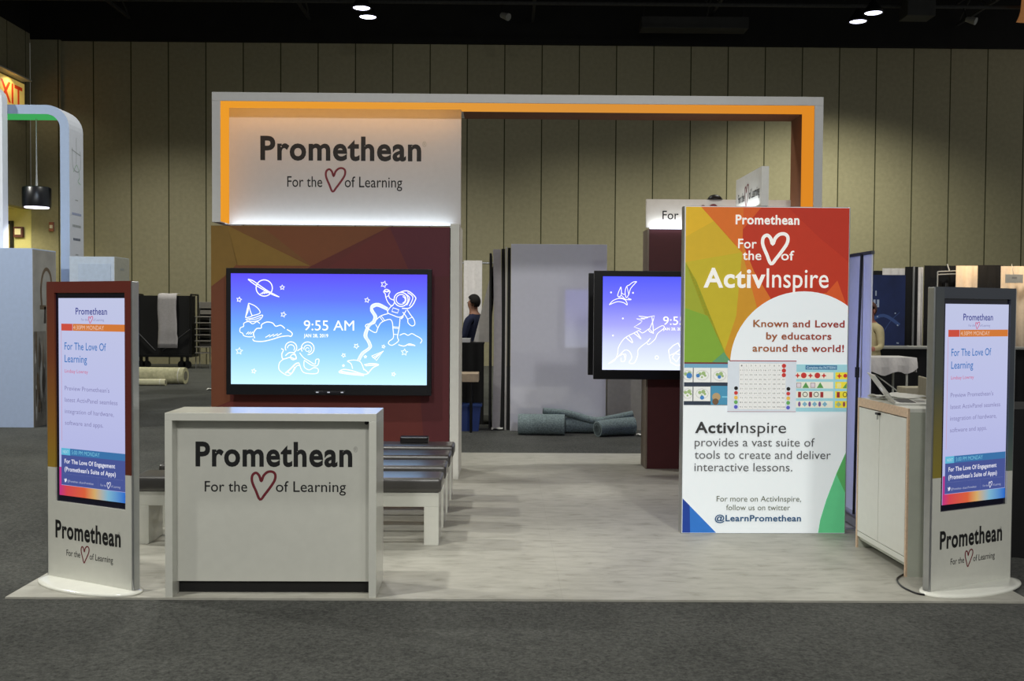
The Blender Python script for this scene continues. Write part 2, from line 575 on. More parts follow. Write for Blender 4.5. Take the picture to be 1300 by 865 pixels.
def duct(x0, x1, y, z0, z1, label):
    t = thing('air_duct', label, 'duct', (0, 0, 0), 0, None)
    d = MB(); d.box(x0, x1, y, y + 0.6, z0, z1, mat('dark_duct', (44, 44, 44), 0.7, vary=0.15, scale=3), 0.02); d.build('duct_box', t)
    for x in (x0 + 0.1, x1 - 0.1):
        d = MB(); d.tube([(x, y + 0.3, z1 - 0.01), (x, y + 0.3, 13.0)], 0.02, DKMETAL, 6); d.build('hanger_rod', t)
duct(10.6, 11.35, 27.0, 9.55, 10.5, 'dark square duct drop beside the pair of bright hanging lamps')
duct(3.9, 7.0, 29.5, 9.86, 10.2, 'long flat dark duct above the back wall panels')
# high bay lamps in two pairs
def high_bay(x, y, z, label):
    t = thing('high_bay_lamp', label, 'lamp', (x, y, z), 0, 'high bay lamps under the ceiling')
    h = MB(); h.lathe([(0.06, 0.34), (0.10, 0.28), (0.24, 0.08), (0.26, 0.0), (0.24, 0.0), (0.22, 0.06), (0.05, 0.26)], DKMETAL, 24); h.build('lamp_shade', t)
    g = MB(); g.lathe([(0.215, 0.02), (0.21, 0.035), (0.1, 0.04)], glow('lamp_glass', (225, 225, 255), 6.0), 24); g.build('lamp_lens', t)
    c = MB(); c.tube([(0, 0, 0.34), (0, 0, 13.0 - z)], 0.015, DKMETAL, 6); c.build('cord', t)
high_bay(-3.72, 26.4, 9.42, 'small lit high bay lamp, upper of the pair above the white logo wall')
high_bay(-3.68, 27.3, 9.45, 'small lit high bay lamp, lower of the pair above the white logo wall')
high_bay(9.55, 26.6, 9.47, 'bright high bay lamp, upper of the pair near the square duct')
high_bay(9.5, 27.6, 9.53, 'bright high bay lamp, lower of the pair near the square duct')
# little spotlights on the pipe
for x, l in ((12.3, 'small unlit grey spotlight clamped to the ceiling pipe beyond the bright lamps'), (-0.12, 'small unlit grey spotlight on the ceiling pipe above the open frame')):
    t = thing('ceiling_spotlight', l, 'spotlight', (x, 27.3, 9.55))
    a = MB(); a.tube([(0, 0, 0), (0.18, -0.16, -0.1)], [0.07, 0.1], mat('grey_can', (120, 120, 118), 0.5), 14); a.build('can', t)
    b = MB(); b.tube([(0, 0, 0), (0, 0.2, 0.38)], 0.012, DKMETAL, 6); b.build('clamp', t)
# orange hanging banner at the frame's corner
t = thing('hanging_banner', 'orange curved hanging banner in the ceiling at the frame corner', 'banner', (13.6, 27.0, 9.42))
pts = smooth_path([(0.12, 1.5), (0.05, 0.8), (0.0, 0.25), (-0.1, -0.02)], False, 4)
m = MB(); ORB = mat('orange_fabric', (236, 160, 96), 0.8, emit=0.12)
m.prism(pts + [(2.2, -0.15), (2.3, 1.5)], 0, 0.04, ORB); m.build('fabric', t)
m = MB(); m.tube([(1.2, 0.02, 1.5), (1.2, 0.02, 3.6)], 0.012, DKMETAL, 6); m.build('cable', t)

# exit sign on the side wall
t = thing('exit_sign', 'yellow lit exit sign with orange red letters on the side wall', 'sign', (-14.28, 29.35, 7.84), math.radians(90))
m = MB(); m.box(-0.95, 0.95, -0.08, 0.0, -0.42, 0.42, mat('exit_yellow', (240, 205, 110), 0.5, emit=0.35), 0.01); m.build('sign_box', t)
m = MB(); frame(m, 0, 0, 0, 0, 1); m.y = -0.082
m.text('EXIT', -0.85, 0.28, 0.80, -0.28, mat('exit_red', (225, 70, 30), 0.5, emit=0.3), 0.02, 0.002); m.build('lettering', t)
m = MB(); m.box(-0.95, 0.95, -0.3, 0.0, 0.50, 0.54, GREYW); m.build('hood', t)
spot('exit_sign_light', (-13.95, 29.3, 8.32), 24, (1, 0.9, 0.6), 150, 0.5, 0.05)
t = thing('alarm_strobe', 'small red fire alarm strobe box on the wall pier', 'alarm', (-13.68, 30.88, 4.12))
m = MB(); m.box(-0.07, 0.07, -0.05, 0, -0.14, 0.14, mat('alarm_red', (150, 90, 75), 0.5), 0.01); m.build('body', t)
m = MB(); m.box(-0.045, 0.045, -0.065, -0.05, -0.05, 0.05, mat('strobe_lens', (220, 215, 205), 0.3)); m.build('lens', t)
t = thing('wall_phone', 'small dark red call box with pale face in the lit exit recess', 'call box', (-14.66, 30.885, 3.95))
m = MB(); m.box(-0.14, 0.14, -0.1, 0, -0.16, 0.16, mat('box_maroon', (90, 40, 40), 0.5), 0.01); m.build('body', t)
m = MB(); m.box(-0.09, 0.09, -0.115, -0.1, -0.08, 0.1, mat('box_face', (235, 225, 200), 0.4)); m.build('face', t)

# ================================================================== THE BOOTH
m = MB(); m.box(-2.87, 3.08, 5.84, 11.92, FZ, 0.0, laminate_mat())
tag(m.build('laminate_flooring'), 'pale marbled flooring sheet laid under the whole booth', 'flooring')

# ---- overhead frame with lit orange lining
ORG = ramp_mat('lit_orange_lining', 0, -2.9, 3.1, [(0.0, (240, 158, 44)), (0.35, (232, 158, 60)), (0.6, (222, 150, 62)), (1.0, (226, 140, 38))], emit=0.95)
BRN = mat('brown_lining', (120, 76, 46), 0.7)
t = thing('overhead_frame', 'tall pale grey rectangular frame lined in glowing orange over the booth', 'frame', (0, 9.985, 0))
m = MB(); m.box(-2.863, 3.112, 0, 0.8, 3.70, 3.785, GREYW, 0.004); m.build('header_beam', t)
m = MB(); m.box(-2.863, -2.782, 0, 0.8, 2.52, 3.70, GREYW, 0.004); m.build('post', t)
m = MB(); m.box(3.026, 3.112, 0, 0.8, 0.0, 3.70, GREYW, 0.004); m.build('post', t)
m = MB()
m.box(-2.782, 3.026, 0.012, 0.40, 3.692, 3.7, ORG)
m.box(-2.782, -2.774, 0.012, 0.40, 2.53, 3.692, ORG)
m.box(3.018, 3.026, 0.012, 0.40, 0.02, 3.692, ORG)
o = m.build('lit_lining', t); o['label'] = 'glowing orange front lining'
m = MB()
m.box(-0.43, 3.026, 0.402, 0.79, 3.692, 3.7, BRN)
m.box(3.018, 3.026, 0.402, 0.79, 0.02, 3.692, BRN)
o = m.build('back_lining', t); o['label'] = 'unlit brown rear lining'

# ---- wordmark lettering shared by signs, artwork units are those of the sign it stands on
def wordmark(mb, u0, base, u1, top, m=BLACK, off=0.029, lift=0.0008, reg=True):
    mb.text('Promethean', u0, base, u1, top, m, off, lift)
    if reg:
        h = (base - top)
        mb.text('\u00ae', u1 + h * 0.05, top + h * 0.42, u1 + h * 0.22, top + h * 0.2, mat('grey_print', (150, 148, 144), 0.6), 0, lift)

# ---- logo wall: graphic box below, white sign panel above
t = thing('logo_tower', 'wall unit with lit white logo panel above a maroon and gold graphic', 'wall unit', (0, 0, 0))
GA = {}
def art(c, rough=0.6):
    return mat('print_%d_%d_%d' % c, c, rough, vary=0.03)
m = MB(); m.box(-2.885, -0.54, 10.03, 10.72, 0, 2.49, mat('graphic_box_maroon', (52, 18, 20), 0.6))
m.y = 10.03
frame(m, 267, 288, -2.885, 2.49, 0.00778)
L = 0.0015
m.rect(267, 288, 568.4, 606, art((97, 37, 31)), L)
m.poly([(267, 288), (492, 288), (394, 338), (300, 392), (267, 398)], art((121, 68, 34)), L * 2)
m.poly([(267, 288), (288, 288), (300, 336), (284, 352), (267, 365)], art((127, 97, 38)), L * 3)
m.poly([(288, 288), (392, 338), (300, 338)], art((134, 102, 38)), L * 3)
m.poly([(288, 288), (330, 288), (394, 338)], art((118, 77, 34)), L * 3)
m.poly([(267, 365), (284, 352), (291, 510), (267, 520)], art((109, 59, 34)), L * 3)
m.poly([(492, 288), (568.4, 288), (568.4, 350), (520, 350)], art((88, 27, 40)), L * 3)
m.poly([(492, 288), (520, 350), (400, 350)], art((102, 37, 32)), L * 3)
m.poly([(520, 350), (568.4, 350), (568.4, 606), (540, 606)], art((84, 27, 32)), L * 3)
m.build('graphic_panel', t)
m = MB(); m.box(-0.532, -0.444, 9.995, 10.72, 0, 2.52, WHITE2, 0.003); m.build('end_panel', t)
m = MB(); m.box(-2.774, -0.446, 10.28, 10.36, 2.525, 3.69, mat('sign_white', (192, 190, 190), 0.6, vary=0.02)); sp = m.build('sign_panel', t)
m = MB(); m.y = 10.28; frame(m, 288, 138.6, -2.798, 3.686, 0.00792)
wordmark(m, 330.5, 202.7, 534.5, 173.0)
m.text('For the', 364.5, 237.2, 409, 223.8, BLACK, 0.004, 0.0008)
m.text('of Learning', 437.5, 237.2, 510.5, 223.8, BLACK, 0.004, 0.0008)
m.build('lettering', sp)
m = MB(); m.y = 10.28; frame(m, 288, 138.6, -2.798, 3.686, 0.00792)
m.heart(412.5, 212.5, 439, 243, HEART, 2.6, 0.0008); o = m.build('heart_emblem', sp); o['label'] = 'dark red open heart'
m = MB(); m.box(-2.76, -0.55, 10.255, 10.272, 2.494, 2.508, glow('led_white', (225, 235, 255), 4.0)); m.build('light_strip', t)

# ---- big screens
def screen_mat(nm, h, stops, s):
    return ramp_mat(nm, 2, -h / 2, h / 2, stops, emit=s)
def make_screen(name, label, loc, w, h, sw, sh, up, smat, rotz=0.0, bevel=0.03):
    t = thing(name, label, 'screen', loc, rotz)
    # bezel ring: front plane at y = 0, lit screen set 4 mm in
    b = MB()
    z0, z1 = -h / 2, h / 2
    s0, s1 = up - sh / 2, up + sh / 2
    b.box(-w / 2, -sw / 2, 0, 0.07, z0, z1, BLACKP, 0.006)
    b.box(sw / 2, w / 2, 0, 0.07, z0, z1, BLACKP, 0.006)
    b.box(-sw / 2 - 0.005, sw / 2 + 0.005, 0, 0.07, s1, z1, BLACKP, 0.003)
    b.box(-sw / 2 - 0.005, sw / 2 + 0.005, 0, 0.07, z0, s0, BLACKP, 0.003)
    b.build('bezel', t)
    c = MB(); c.box(-w / 2 + 0.06, w / 2 - 0.06, 0.07, 0.13, z0 + 0.06, z1 - 0.06, mat('dark_shell', (24, 24, 27), 0.6), 0.02); c.build('back_shell', t)
    s = MB(); s.box(-sw / 2, sw / 2, 0.004, 0.05, s0, s1, smat)
    so = s.build('display', t)
    return t, so
LINE = glow('screen_white_line', (255, 255, 255), 1.25)
PALE = glow('screen_pale_fill', (226, 240, 255), 1.1)
SKY1 = screen_mat('display_sky', 1.1, [(0.0, (196, 236, 255)), (0.28, (152, 206, 255)), (0.55, (104, 160, 250)), (0.78, (94, 112, 246)), (1.0, (90, 78, 236))], 1.25)
SKY2 = screen_mat('display_dusk', 1.0, [(0.0, (226, 234, 255)), (0.3, (196, 204, 255)), (0.5, (158, 158, 252)), (0.75, (110, 112, 250)), (1.0, (82, 88, 244))], 1.25)

tv, dsp = make_screen('wall_display', 'large black framed touch screen showing an astronaut doodle on the logo wall', (-1.697, 9.85, 1.455), 1.988, 1.228, 1.896, 1.072, 0.025, SKY1)
m = MB(); m.box(-0.5, 0.5, 0.13, 0.178, -0.3, 0.3, DKMETAL); m.build('wall_mount', tv)
m = MB(); m.box(-0.14, 0.16, -0.012, 0.0, -0.597, -0.573, mat('control_strip_black', (34, 34, 40), 0.25), 0.003); cs = m.build('control_strip', tv)
m = MB()
for x in (-0.11, 0.0, 0.13):
    m.box(x - 0.012, x + 0.012, -0.015, -0.011, -0.590, -0.580, glow('indicator_white', (220, 225, 235), 0.7))
m.build('indicator', cs)
m = MB(); m.y = 0.004
K = 0.0076                                           # metres per artwork unit on this display
frame(m, 418.5, 418.3, 0.0, 0.025, K)
base_fr = m.fr
def sub(mb, fr, k, ox, oy, s):
    mb.k = k / s
    mb.fr = lambda u, v: fr(ox + u / s, oy + v / s)
LF = 0.0015
m.text('9:55 AM', 386.5, 419.6, 450.5, 407.0, LINE, 0.0, LF)
m.text('JAN 28, 2019', 386.5, 428.4, 417.5, 424.2, LINE, 0.02, LF)
sub(m, base_fr, K, 280, 335, 4.943)
def ln(pts, w=5, closed=False, smooth=True, c=None):
    m.stroke(pts, w, c or LINE, closed, smooth, LF)
circ = lambda x, y, r, a0=0, a1=360, n=16, ry=None: [(x + r * math.cos(math.radians(a0 + (a1 - a0) * k / n)), y + (ry or r) * math.sin(math.radians(a0 + (a1 - a0) * k / n))) for k in range(n + 1)]
ln(circ(278, 154, 51), 6)
ln([(176, 99), (205, 108), (238, 130), (300, 172), (372, 210)], 6)
ln([(178, 102), (215, 130), (260, 158), (330, 195), (368, 208)], 6)
for i in range(4):
    ln([(248 + 14 * i, 196 - 3 * i), (282 + 12 * i, 172 + 2 * i)], 4)
for x, y, r, q in ((120, 228, 17, .2), (391, 150, 16, 0), (398, 320, 18, .3), (120, 552, 23, .1), (212, 678, 16, .2)):
    m.star(x, y, r, LINE, 5, q, LF)
ln([(180, 250), (168, 300), (160, 342)], 5); ln([(180, 250), (218, 266), (246, 292), (248, 314), (198, 330)], 5)
ln([(179, 254), (190, 300), (203, 332)], 5); ln([(178, 258), (176, 300), (162, 340), (200, 332)], 5)
ln([(160, 352), (212, 342), (266, 324), (258, 346), (236, 360), (192, 366), (165, 358)], 5)
ln([(180, 355), (225, 350), (256, 338)], 4)
ln([(250, 378), (232, 366), (205, 380), (180, 366), (150, 376), (148, 396), (128, 406), (125, 430), (142, 440), (150, 455), (180, 462), (206, 460)], 5)
ln([(218, 470), (210, 440), (230, 410), (258, 406), (262, 384), (294, 368), (330, 374), (350, 394), (382, 388), (408, 408)], 6)
ln([(420, 414), (440, 425), (454, 440), (446, 457), (426, 454), (380, 460), (330, 476), (270, 490), (216, 488), (206, 474)], 6)
for i in range(4):
    ln([(285 + 24 * i, 465 - 3 * i), (315 + 24 * i, 447 - 3 * i)], 5)
for i in range(3):
    ln([(165 + 13 * i, 446), (180 + 13 * i, 430)], 5)
# curly tentacled creature
ln(circ(446, 528, 36, 150, 420), 6); ln(circ(446, 532, 22, 180, 400), 5)
ln(circ(551, 532, 40, 150, 450), 6); ln(circ(551, 536, 24, 170, 440), 5); ln(circ(549, 540, 12, 0, 330), 4)
ln([(385, 535), (398, 545), (388, 570), (396, 600), (440, 590), (478, 600), (468, 565), (436, 560), (410, 580)], 6)
ln(circ(460, 588, 17), 5)
ln([(398, 602), (374, 624), (370, 664), (396, 690), (430, 704), (456, 684), (480, 645), (500, 640)], 5)
ln([(410, 690), (440, 665), (476, 630), (498, 626)], 8); ln([(420, 680), (450, 690), (470, 650)], 7)
ln([(500, 560), (524, 590), (560, 612), (596, 632), (602, 604), (622, 602), (612, 640), (575, 638), (528, 606)], 5)
ln([(498, 628), (520, 680), (566, 692), (612, 688), (616, 662), (590, 654), (560, 668), (530, 650), (528, 612)], 5)
ln([(486, 548), (498, 540), (520, 528)], 6)
# astronaut
sub(m, base_fr, K, 420, 335, 4.943)
ln([(362, 282), (302, 254), (266, 262), (262, 290), (284, 328), (276, 358), (240, 392), (222, 450), (244, 490), (250, 524), (206, 562), (180, 604)], 20, c=PALE)
for s_ in (-1, 1):
    ln([(362, 282 + 9 * s_), (302, 255 + 10 * s_), (267 + 9 * s_, 266 + 4 * s_), (262 - 9 * s_, 290), (284 - 10 * s_, 328), (276 - 9 * s_, 360)], 4)
    ln([(238 - 9 * s_, 394), (222 - 10 * s_, 450), (244 - 9 * s_, 490), (250 - 9 * s_, 526), (205 - 6 * s_, 560 - 5 * s_), (180 - 9 * s_, 604)], 4)
ln(circ(446, 220, 44), 6); ln(circ(446, 220, 31), 5); ln(circ(452, 222, 20, -80, 80), 5)
ln([(442, 174), (470, 166), (500, 172), (536, 205), (534, 226), (516, 258), (492, 276), (452, 276)], 6)
ln([(486, 176), (520, 206), (498, 262)], 5); ln([(470, 182), (500, 210), (482, 256)], 5)
ln([(404, 240), (388, 262), (364, 240), (350, 208), (346, 186), (336, 172), (348, 158), (364, 160), (376, 172), (368, 190), (376, 214), (404, 226)], 5)
ln([(349, 208), (368, 196)], 4); ln([(340, 168), (356, 172), (372, 166)], 8)
ln([(392, 256), (370, 280), (362, 304), (400, 322), (430, 332), (456, 324), (478, 288)], 5)
ln([(396, 273), (432, 285), (424, 306), (388, 296)], 5, True, False)
ln([(364, 310), (320, 324), (290, 350), (276, 374), (236, 376), (222, 390), (244, 410), (286, 430), (300, 402), (322, 366), (372, 346), (390, 362), (395, 402), (398, 460), (372, 484), (368, 500), (392, 509), (430, 482), (424, 456), (434, 402), (440, 336)], 5)
ln([(312, 330), (332, 358)], 4); ln([(322, 326), (342, 352)], 4); ln([(394, 400), (434, 404)], 4); ln([(396, 392), (434, 396)], 4)
ln([(400, 440), (426, 442)], 4); ln([(286, 378), (300, 402)], 4)
ln([(456, 300), (470, 316), (488, 346), (490, 366), (512, 386), (532, 378), (528, 348), (504, 314), (484, 284)], 5); ln([(488, 344), (520, 330)], 4)
ln([(460, 326), (446, 342)], 9)
ln([(438, 446), (466, 435), (490, 446), (514, 435), (540, 448), (566, 462), (578, 478), (568, 496)], 5)
ln([(430, 506), (466, 514), (500, 500), (536, 512)], 6); ln([(490, 506), (530, 508)], 8)
for x, y, r, q in ((338, 126, 22, .3), (232, 226, 17, .2), (165, 516, 17, .5), (336, 518, 12, .3), (468, 553, 22, .1), (400, 692, 14, .3), (85, 575, 14, .8), (222, 583, 10, 0), (84, 640, 8, 0)):
    m.star(x, y, r, LINE, 5, q, LF)
ln([(262, 578), (336, 546), (292, 606), (262, 578)], 5, False, False); ln([(282, 594), (336, 546)], 5); ln([(268, 590), (330, 552)], 5)
ln([(54, 680), (84, 664), (140, 672), (214, 694), (238, 684), (212, 660)], 6); ln([(56, 684), (120, 694), (214, 702)], 6); ln([(66, 676), (130, 686), (205, 694)], 8)
ln([(214, 634), (258, 626), (306, 632), (270, 652), (238, 690)], 6); ln([(222, 640), (296, 634)], 6)
ln([(108, 610), (150, 604), (186, 612), (202, 634), (214, 668)], 5); ln([(108, 612), (132, 628), (142, 660)], 5)
m.build('doodle_lines', dsp)

tv2, dsp2 = make_screen('wall_display', 'black framed touch screen with dinosaur doodle, half hidden by tall banner', (1.883, 10.56, 1.53), 1.90, 1.13, 1.72, 0.972, 0.02, SKY2)
m = MB(); m.box(-0.35, 0.35, 0.13, 0.20, -0.3, 0.3, DKMETAL); m.build('wall_mount', tv2)
m = MB(); m.y = 0.004
K2 = 0.00818
frame(m, 764, 350.5, -0.86, 0.506, K2)
base2 = m.fr
m.text('9:55 AM', 841, 411.5, 898, 401, LINE, 0.0, LF)
m.text('JAN 28, 2019', 841, 418.4, 869, 415, LINE, 0.02, LF)
sub(m, base2, K2, 750, 335, 5.583)
ln([(318, 122), (292, 126), (266, 146), (246, 158), (236, 196), (244, 236), (262, 214), (276, 170), (318, 122)], 5, False)
ln([(250, 160), (256, 190), (262, 214)], 4)
ln([(206, 160), (190, 196), (184, 226), (206, 224), (210, 196), (206, 160)], 5); ln([(210, 202), (228, 214), (238, 204)], 4)
ln([(124, 288), (146, 262), (176, 246), (206, 242), (240, 256), (252, 288), (226, 272), (180, 266), (124, 288)], 5)
ln([(190, 236), (216, 240), (246, 250), (280, 250), (256, 240)], 5); ln([(212, 222), (240, 250)], 4)
for x, y in ((136, 200), (292, 202), (222, 384), (153, 506)):
    m.disc(x, y, 6, LINE, LF)
ln([(122, 706), (164, 684), (186, 640), (194, 586), (236, 524), (300, 488), (326, 474), (338, 470), (364, 486), (408, 456)], 5)
ln([(352, 462), (302, 444), (344, 418), (360, 402), (318, 386), (378, 388), (334, 366), (398, 374), (446, 364), (438, 396), (412, 458), (442, 490)], 5, False, False)
ln([(428, 372), (436, 430), (440, 488)], 5); ln([(404, 456), (412, 476), (440, 488)], 5); ln([(350, 384), (400, 378)], 5)
ln([(438, 470), (500, 434), (516, 450), (470, 490), (452, 530), (408, 568), (396, 552), (420, 524)], 5)
ln([(410, 540), (336, 600), (330, 646), (306, 700), (270, 698), (288, 660), (270, 618), (236, 610), (190, 656), (124, 706)], 5)
ln([(206, 650), (222, 636), (236, 650), (238, 686), (214, 690), (212, 664)], 5); ln([(226, 640), (246, 640), (242, 680)], 4)
ln([(244, 518), (268, 540), (292, 556), (284, 530), (268, 510)], 6); ln([(304, 490), (330, 510), (352, 528), (336, 500), (322, 480)], 6)
ln([(550, 606), (582, 574), (616, 556), (640, 596), (592, 630), (554, 646), (550, 606)], 6, False, False)
ln([(554, 646), (566, 694), (606, 716), (650, 716), (660, 640), (616, 556)], 6, False, False)
ln([(592, 630), (576, 660), (606, 690), (640, 640), (592, 630)], 7, False, False); ln([(640, 640), (656, 690), (620, 716)], 6)
m.stroke(circ(466, 660, 12), 4, LINE, False, True, LF)
m.build('doodle_lines', dsp2)

# ---- small black box on the rear bench comes later with the benches

# ---- maroon column unit with lit sign panels (front face and a fin towards the viewer)
MAROON = mat('maroon_laminate', (72, 22, 27), 0.6)
t = thing('sign_tower', 'maroon column unit with lit slogan signs standing behind the tall banner', 'column', (0, 0, 0))
m = MB(); m.box(1.525, 3.0, 10.76, 11.1, 0, 2.545, MAROON); m.build('column_body', t)
m = MB(); m.box(1.508, 1.525, 10.75, 11.1, 0, 2.545, mat('beige_edge', (120, 108, 96), 0.6)); m.build('edge_panel', t)
m = MB(); m.box(1.492, 3.02, 10.75, 10.80, 2.56, 2.86, WHITE2); sg = m.build('sign_panel', t)
m = MB(); m.y = 10.75; frame(m, 820, 254, 1.488, 2.857, 0.00833)
m.text('For the', 841, 278.9, 885, 268.2, BLACK, 0.006, 0.002)
m.text('of Learning', 912, 278.9, 985, 268.2, BLACK, 0.006, 0.002); m.build('lettering', sg)
m = MB(); m.y = 10.75; frame(m, 820, 254, 1.488, 2.857, 0.00833)
m.heart(888, 260, 911, 286, HEART, 2.4, 0.002); m.build('heart_emblem', sg)
m = MB(); m.box(2.10, 2.5, 8.36, 10.74, 0, 2.53, MAROON); m.build('column_wing', t)
m = MB(); m.box(1.53, 3.0, 10.72, 10.745, 2.546, 2.556, glow('led_white', (225, 235, 255), 4.0)); m.build('light_strip', t)
m = MB(); m.box(0, 0.92, 0, 0.06, 0, 0.325, WHITE2); fs = m.build('sign_panel', t, (2.10, 9.26, 2.545), math.radians(-90))
m = MB(); m.y = 0; frame(m, 0, 0, 0, 0.325, 1)
m.text('For the', 0.10, 0.225, 0.33, 0.145, BLACK, 0.012, 0.002); m.text('of Learning', 0.50, 0.225, 0.86, 0.145, BLACK, 0.012, 0.002)
m.heart(0.34, 0.09, 0.49, 0.285, HEART, 0.014, 0.002); m.build('lettering', fs)
t = thing('ceiling_speaker', 'small dark round dome on top of the slogan sign behind the banner', 'camera dome', (2.22, 10.78, 2.86))
m = MB(); m.lathe([(0.075, 0), (0.072, 0.02), (0.05, 0.045), (0.015, 0.055)], DKMETAL, 20); m.build('dome', t)
m = MB(); m.lathe([(0.085, 0), (0.085, 0.008)], BLACKP, 20); m.build('base', t)
# rear display of the column unit (faces away, seen only as a soft reflection)
tv3, dsp3 = make_screen('wall_display', 'touch screen on the far side of the maroon column, seen reflected in white panel', (1.883, 11.32, 1.53), 1.90, 1.13, 1.72, 0.972, 0.02, SKY2, math.pi)
m = MB(); m.box(-0.35, 0.35, 0.13, 0.22, -0.3, 0.3, DKMETAL); m.build('wall_mount', tv3)

# ---- white counter
t = thing('reception_counter', 'white counter with recessed front and black logo at the booth edge', 'counter', (-1.3425, 5.85, 0), math.radians(0.4))
W2 = 0.6085
m = MB(); m.box(-W2, W2, 0, 0.37, 1.026, 1.071, WHITE, 0.002); m.build('top', t)
for a in (-1, 1):
    m = MB(); x0, x1 = sorted((a * W2, a * (W2 - 0.043))); m.box(x0, x1, 0, 0.37, 0, 1.026, WHITE, 0.002); m.build('side_panel', t)
m = MB(); m.box(-W2 + 0.043, W2 - 0.043, 0.09, 0.11, 0.072, 1.026, WHITE); fp = m.build('front_panel', t)
m = MB(); m.box(-W2 + 0.043, W2 - 0.043, 0.12, 0.14, 0.0, 0.072, mat('black_kickboard', (14, 14, 14), 0.6)); m.build('kickboard', t)
m = MB(); m.y = 0.09; frame(m, 343, 525.7, -0.001, 1.079, 0.00463)
wordmark(m, 244.3, 596, 442, 565.5)
m.text('For the', 255.8, 629, 309.3, 615.6, BLACK, 0.004, 0.0008)
m.text('of Learning', 345.5, 629, 434, 615.6, BLACK, 0.004, 0.0008); m.build('lettering', fp)
m = MB(); m.y = 0.09; frame(m, 343, 525.7, -0.001, 1.079, 0.00463)
m.heart(314, 602.5, 346, 639, HEART, 3.3, 0.0008); o = m.build('heart_emblem', fp); o['label'] = 'dark red open heart'
m = MB(); m.tube([(0.545, 0.05, 1.014), (0.545, 0.088, 1.014)], 0.012, BLACKP, 10); m.build('lock_stud', t)

# ---- benches in four rows
def make_bench(label):
    t = thing('bench', label, 'bench', (0, 0, 0), 0, 'rows of benches facing the big screen')
    m = MB(); m.box(-1.079, 1.079, 0, 0.30, 0.275, 0.375, WHITE, 0.003); m.build('seat_frame', t)
    for a in (-1, 1):
        x0, x1 = sorted((a * 1.079, a * 0.975))
        m = MB(); m.box(x0, x1, 0.0, 0.30, 0, 0.275, WHITE, 0.003); m.build('leg', t)
    b = MB(); b.box(-1.098, 1.098, -0.015, 0.315, 0.376, 0.482, VINYL, 0.03, 4); c = b.build('cushion', t)
    for p in c.data.polygons:
        p.use_smooth = True
    return t
bl = ['white bench with dark vinyl cushion in the row right behind the counter',
      'white bench with dark vinyl cushion, second row back from the counter',
      'white bench with dark vinyl cushion, third row back from the counter',
      'white bench with dark vinyl cushion in the last row, under the big screen']
b0 = make_bench(bl[0])
for i, (y, l) in enumerate(zip((7.18, 7.755, 8.33, 8.90), bl)):
    b = b0 if i == 0 else copy_tree(b0)
    b.location = (-1.536, y, 0)
    b['label'] = l
t = thing('speaker_box', 'small black box lying on the last bench below the big screen', 'box', (-0.80, 9.06, 0.482))
m = MB(); m.box(-0.125, 0.125, 0, 0.12, 0, 0.055, BLACKP, 0.008); m.build('body', t)
m = MB(); m.box(-0.11, 0.11, -0.004, 0, 0.008, 0.047, mat('speaker_cloth', (24, 22, 22), 0.95)); m.build('grille', t)

# ---- kiosks
UP_L = ramp_mat('kiosk_print_maroon', 2, 0.7, 1.83, [(0, (98, 44, 32)), (0.4, (96, 36, 32)), (1, (100, 38, 32))], rough=0.4)
UP_L2 = ramp_mat('kiosk_print_gold', 2, 0.7, 1.83, [(0, (158, 128, 42)), (0.25, (152, 104, 40)), (0.6, (122, 62, 36)), (1, (98, 40, 34))], rough=0.4)
UP_R = ramp_mat('kiosk_print_slate', 2, 0.7, 1.83, [(0, (98, 112, 102)), (0.2, (70, 86, 90)), (0.45, (60, 66, 76)), (1, (62, 66, 76))], rough=0.35)
UP_R2 = ramp_mat('kiosk_print_olive', 2, 0.7, 1.83, [(0, (140, 126, 52)), (0.25, (122, 112, 60)), (0.5, (86, 90, 78)), (1, (70, 74, 80))], rough=0.35)
SCR = ramp_mat('kiosk_screen', 2, 0.5, 1.75, [(0, (186, 190, 240)), (0.5, (200, 204, 246)), (1, (206, 212, 244))], emit=0.86)
G = lambda c, s=0.75: glow('screen_%d_%d_%d' % c, c, s)
BOTTOM = ramp_mat('kiosk_screen_foot', 0, -0.27, 0.3, [(0, (210, 60, 150)), (0.12, (235, 80, 90)), (0.4, (240, 110, 70)), (0.55, (235, 190, 120)), (0.75, (140, 200, 230)), (1, (50, 120, 225))], emit=0.75)
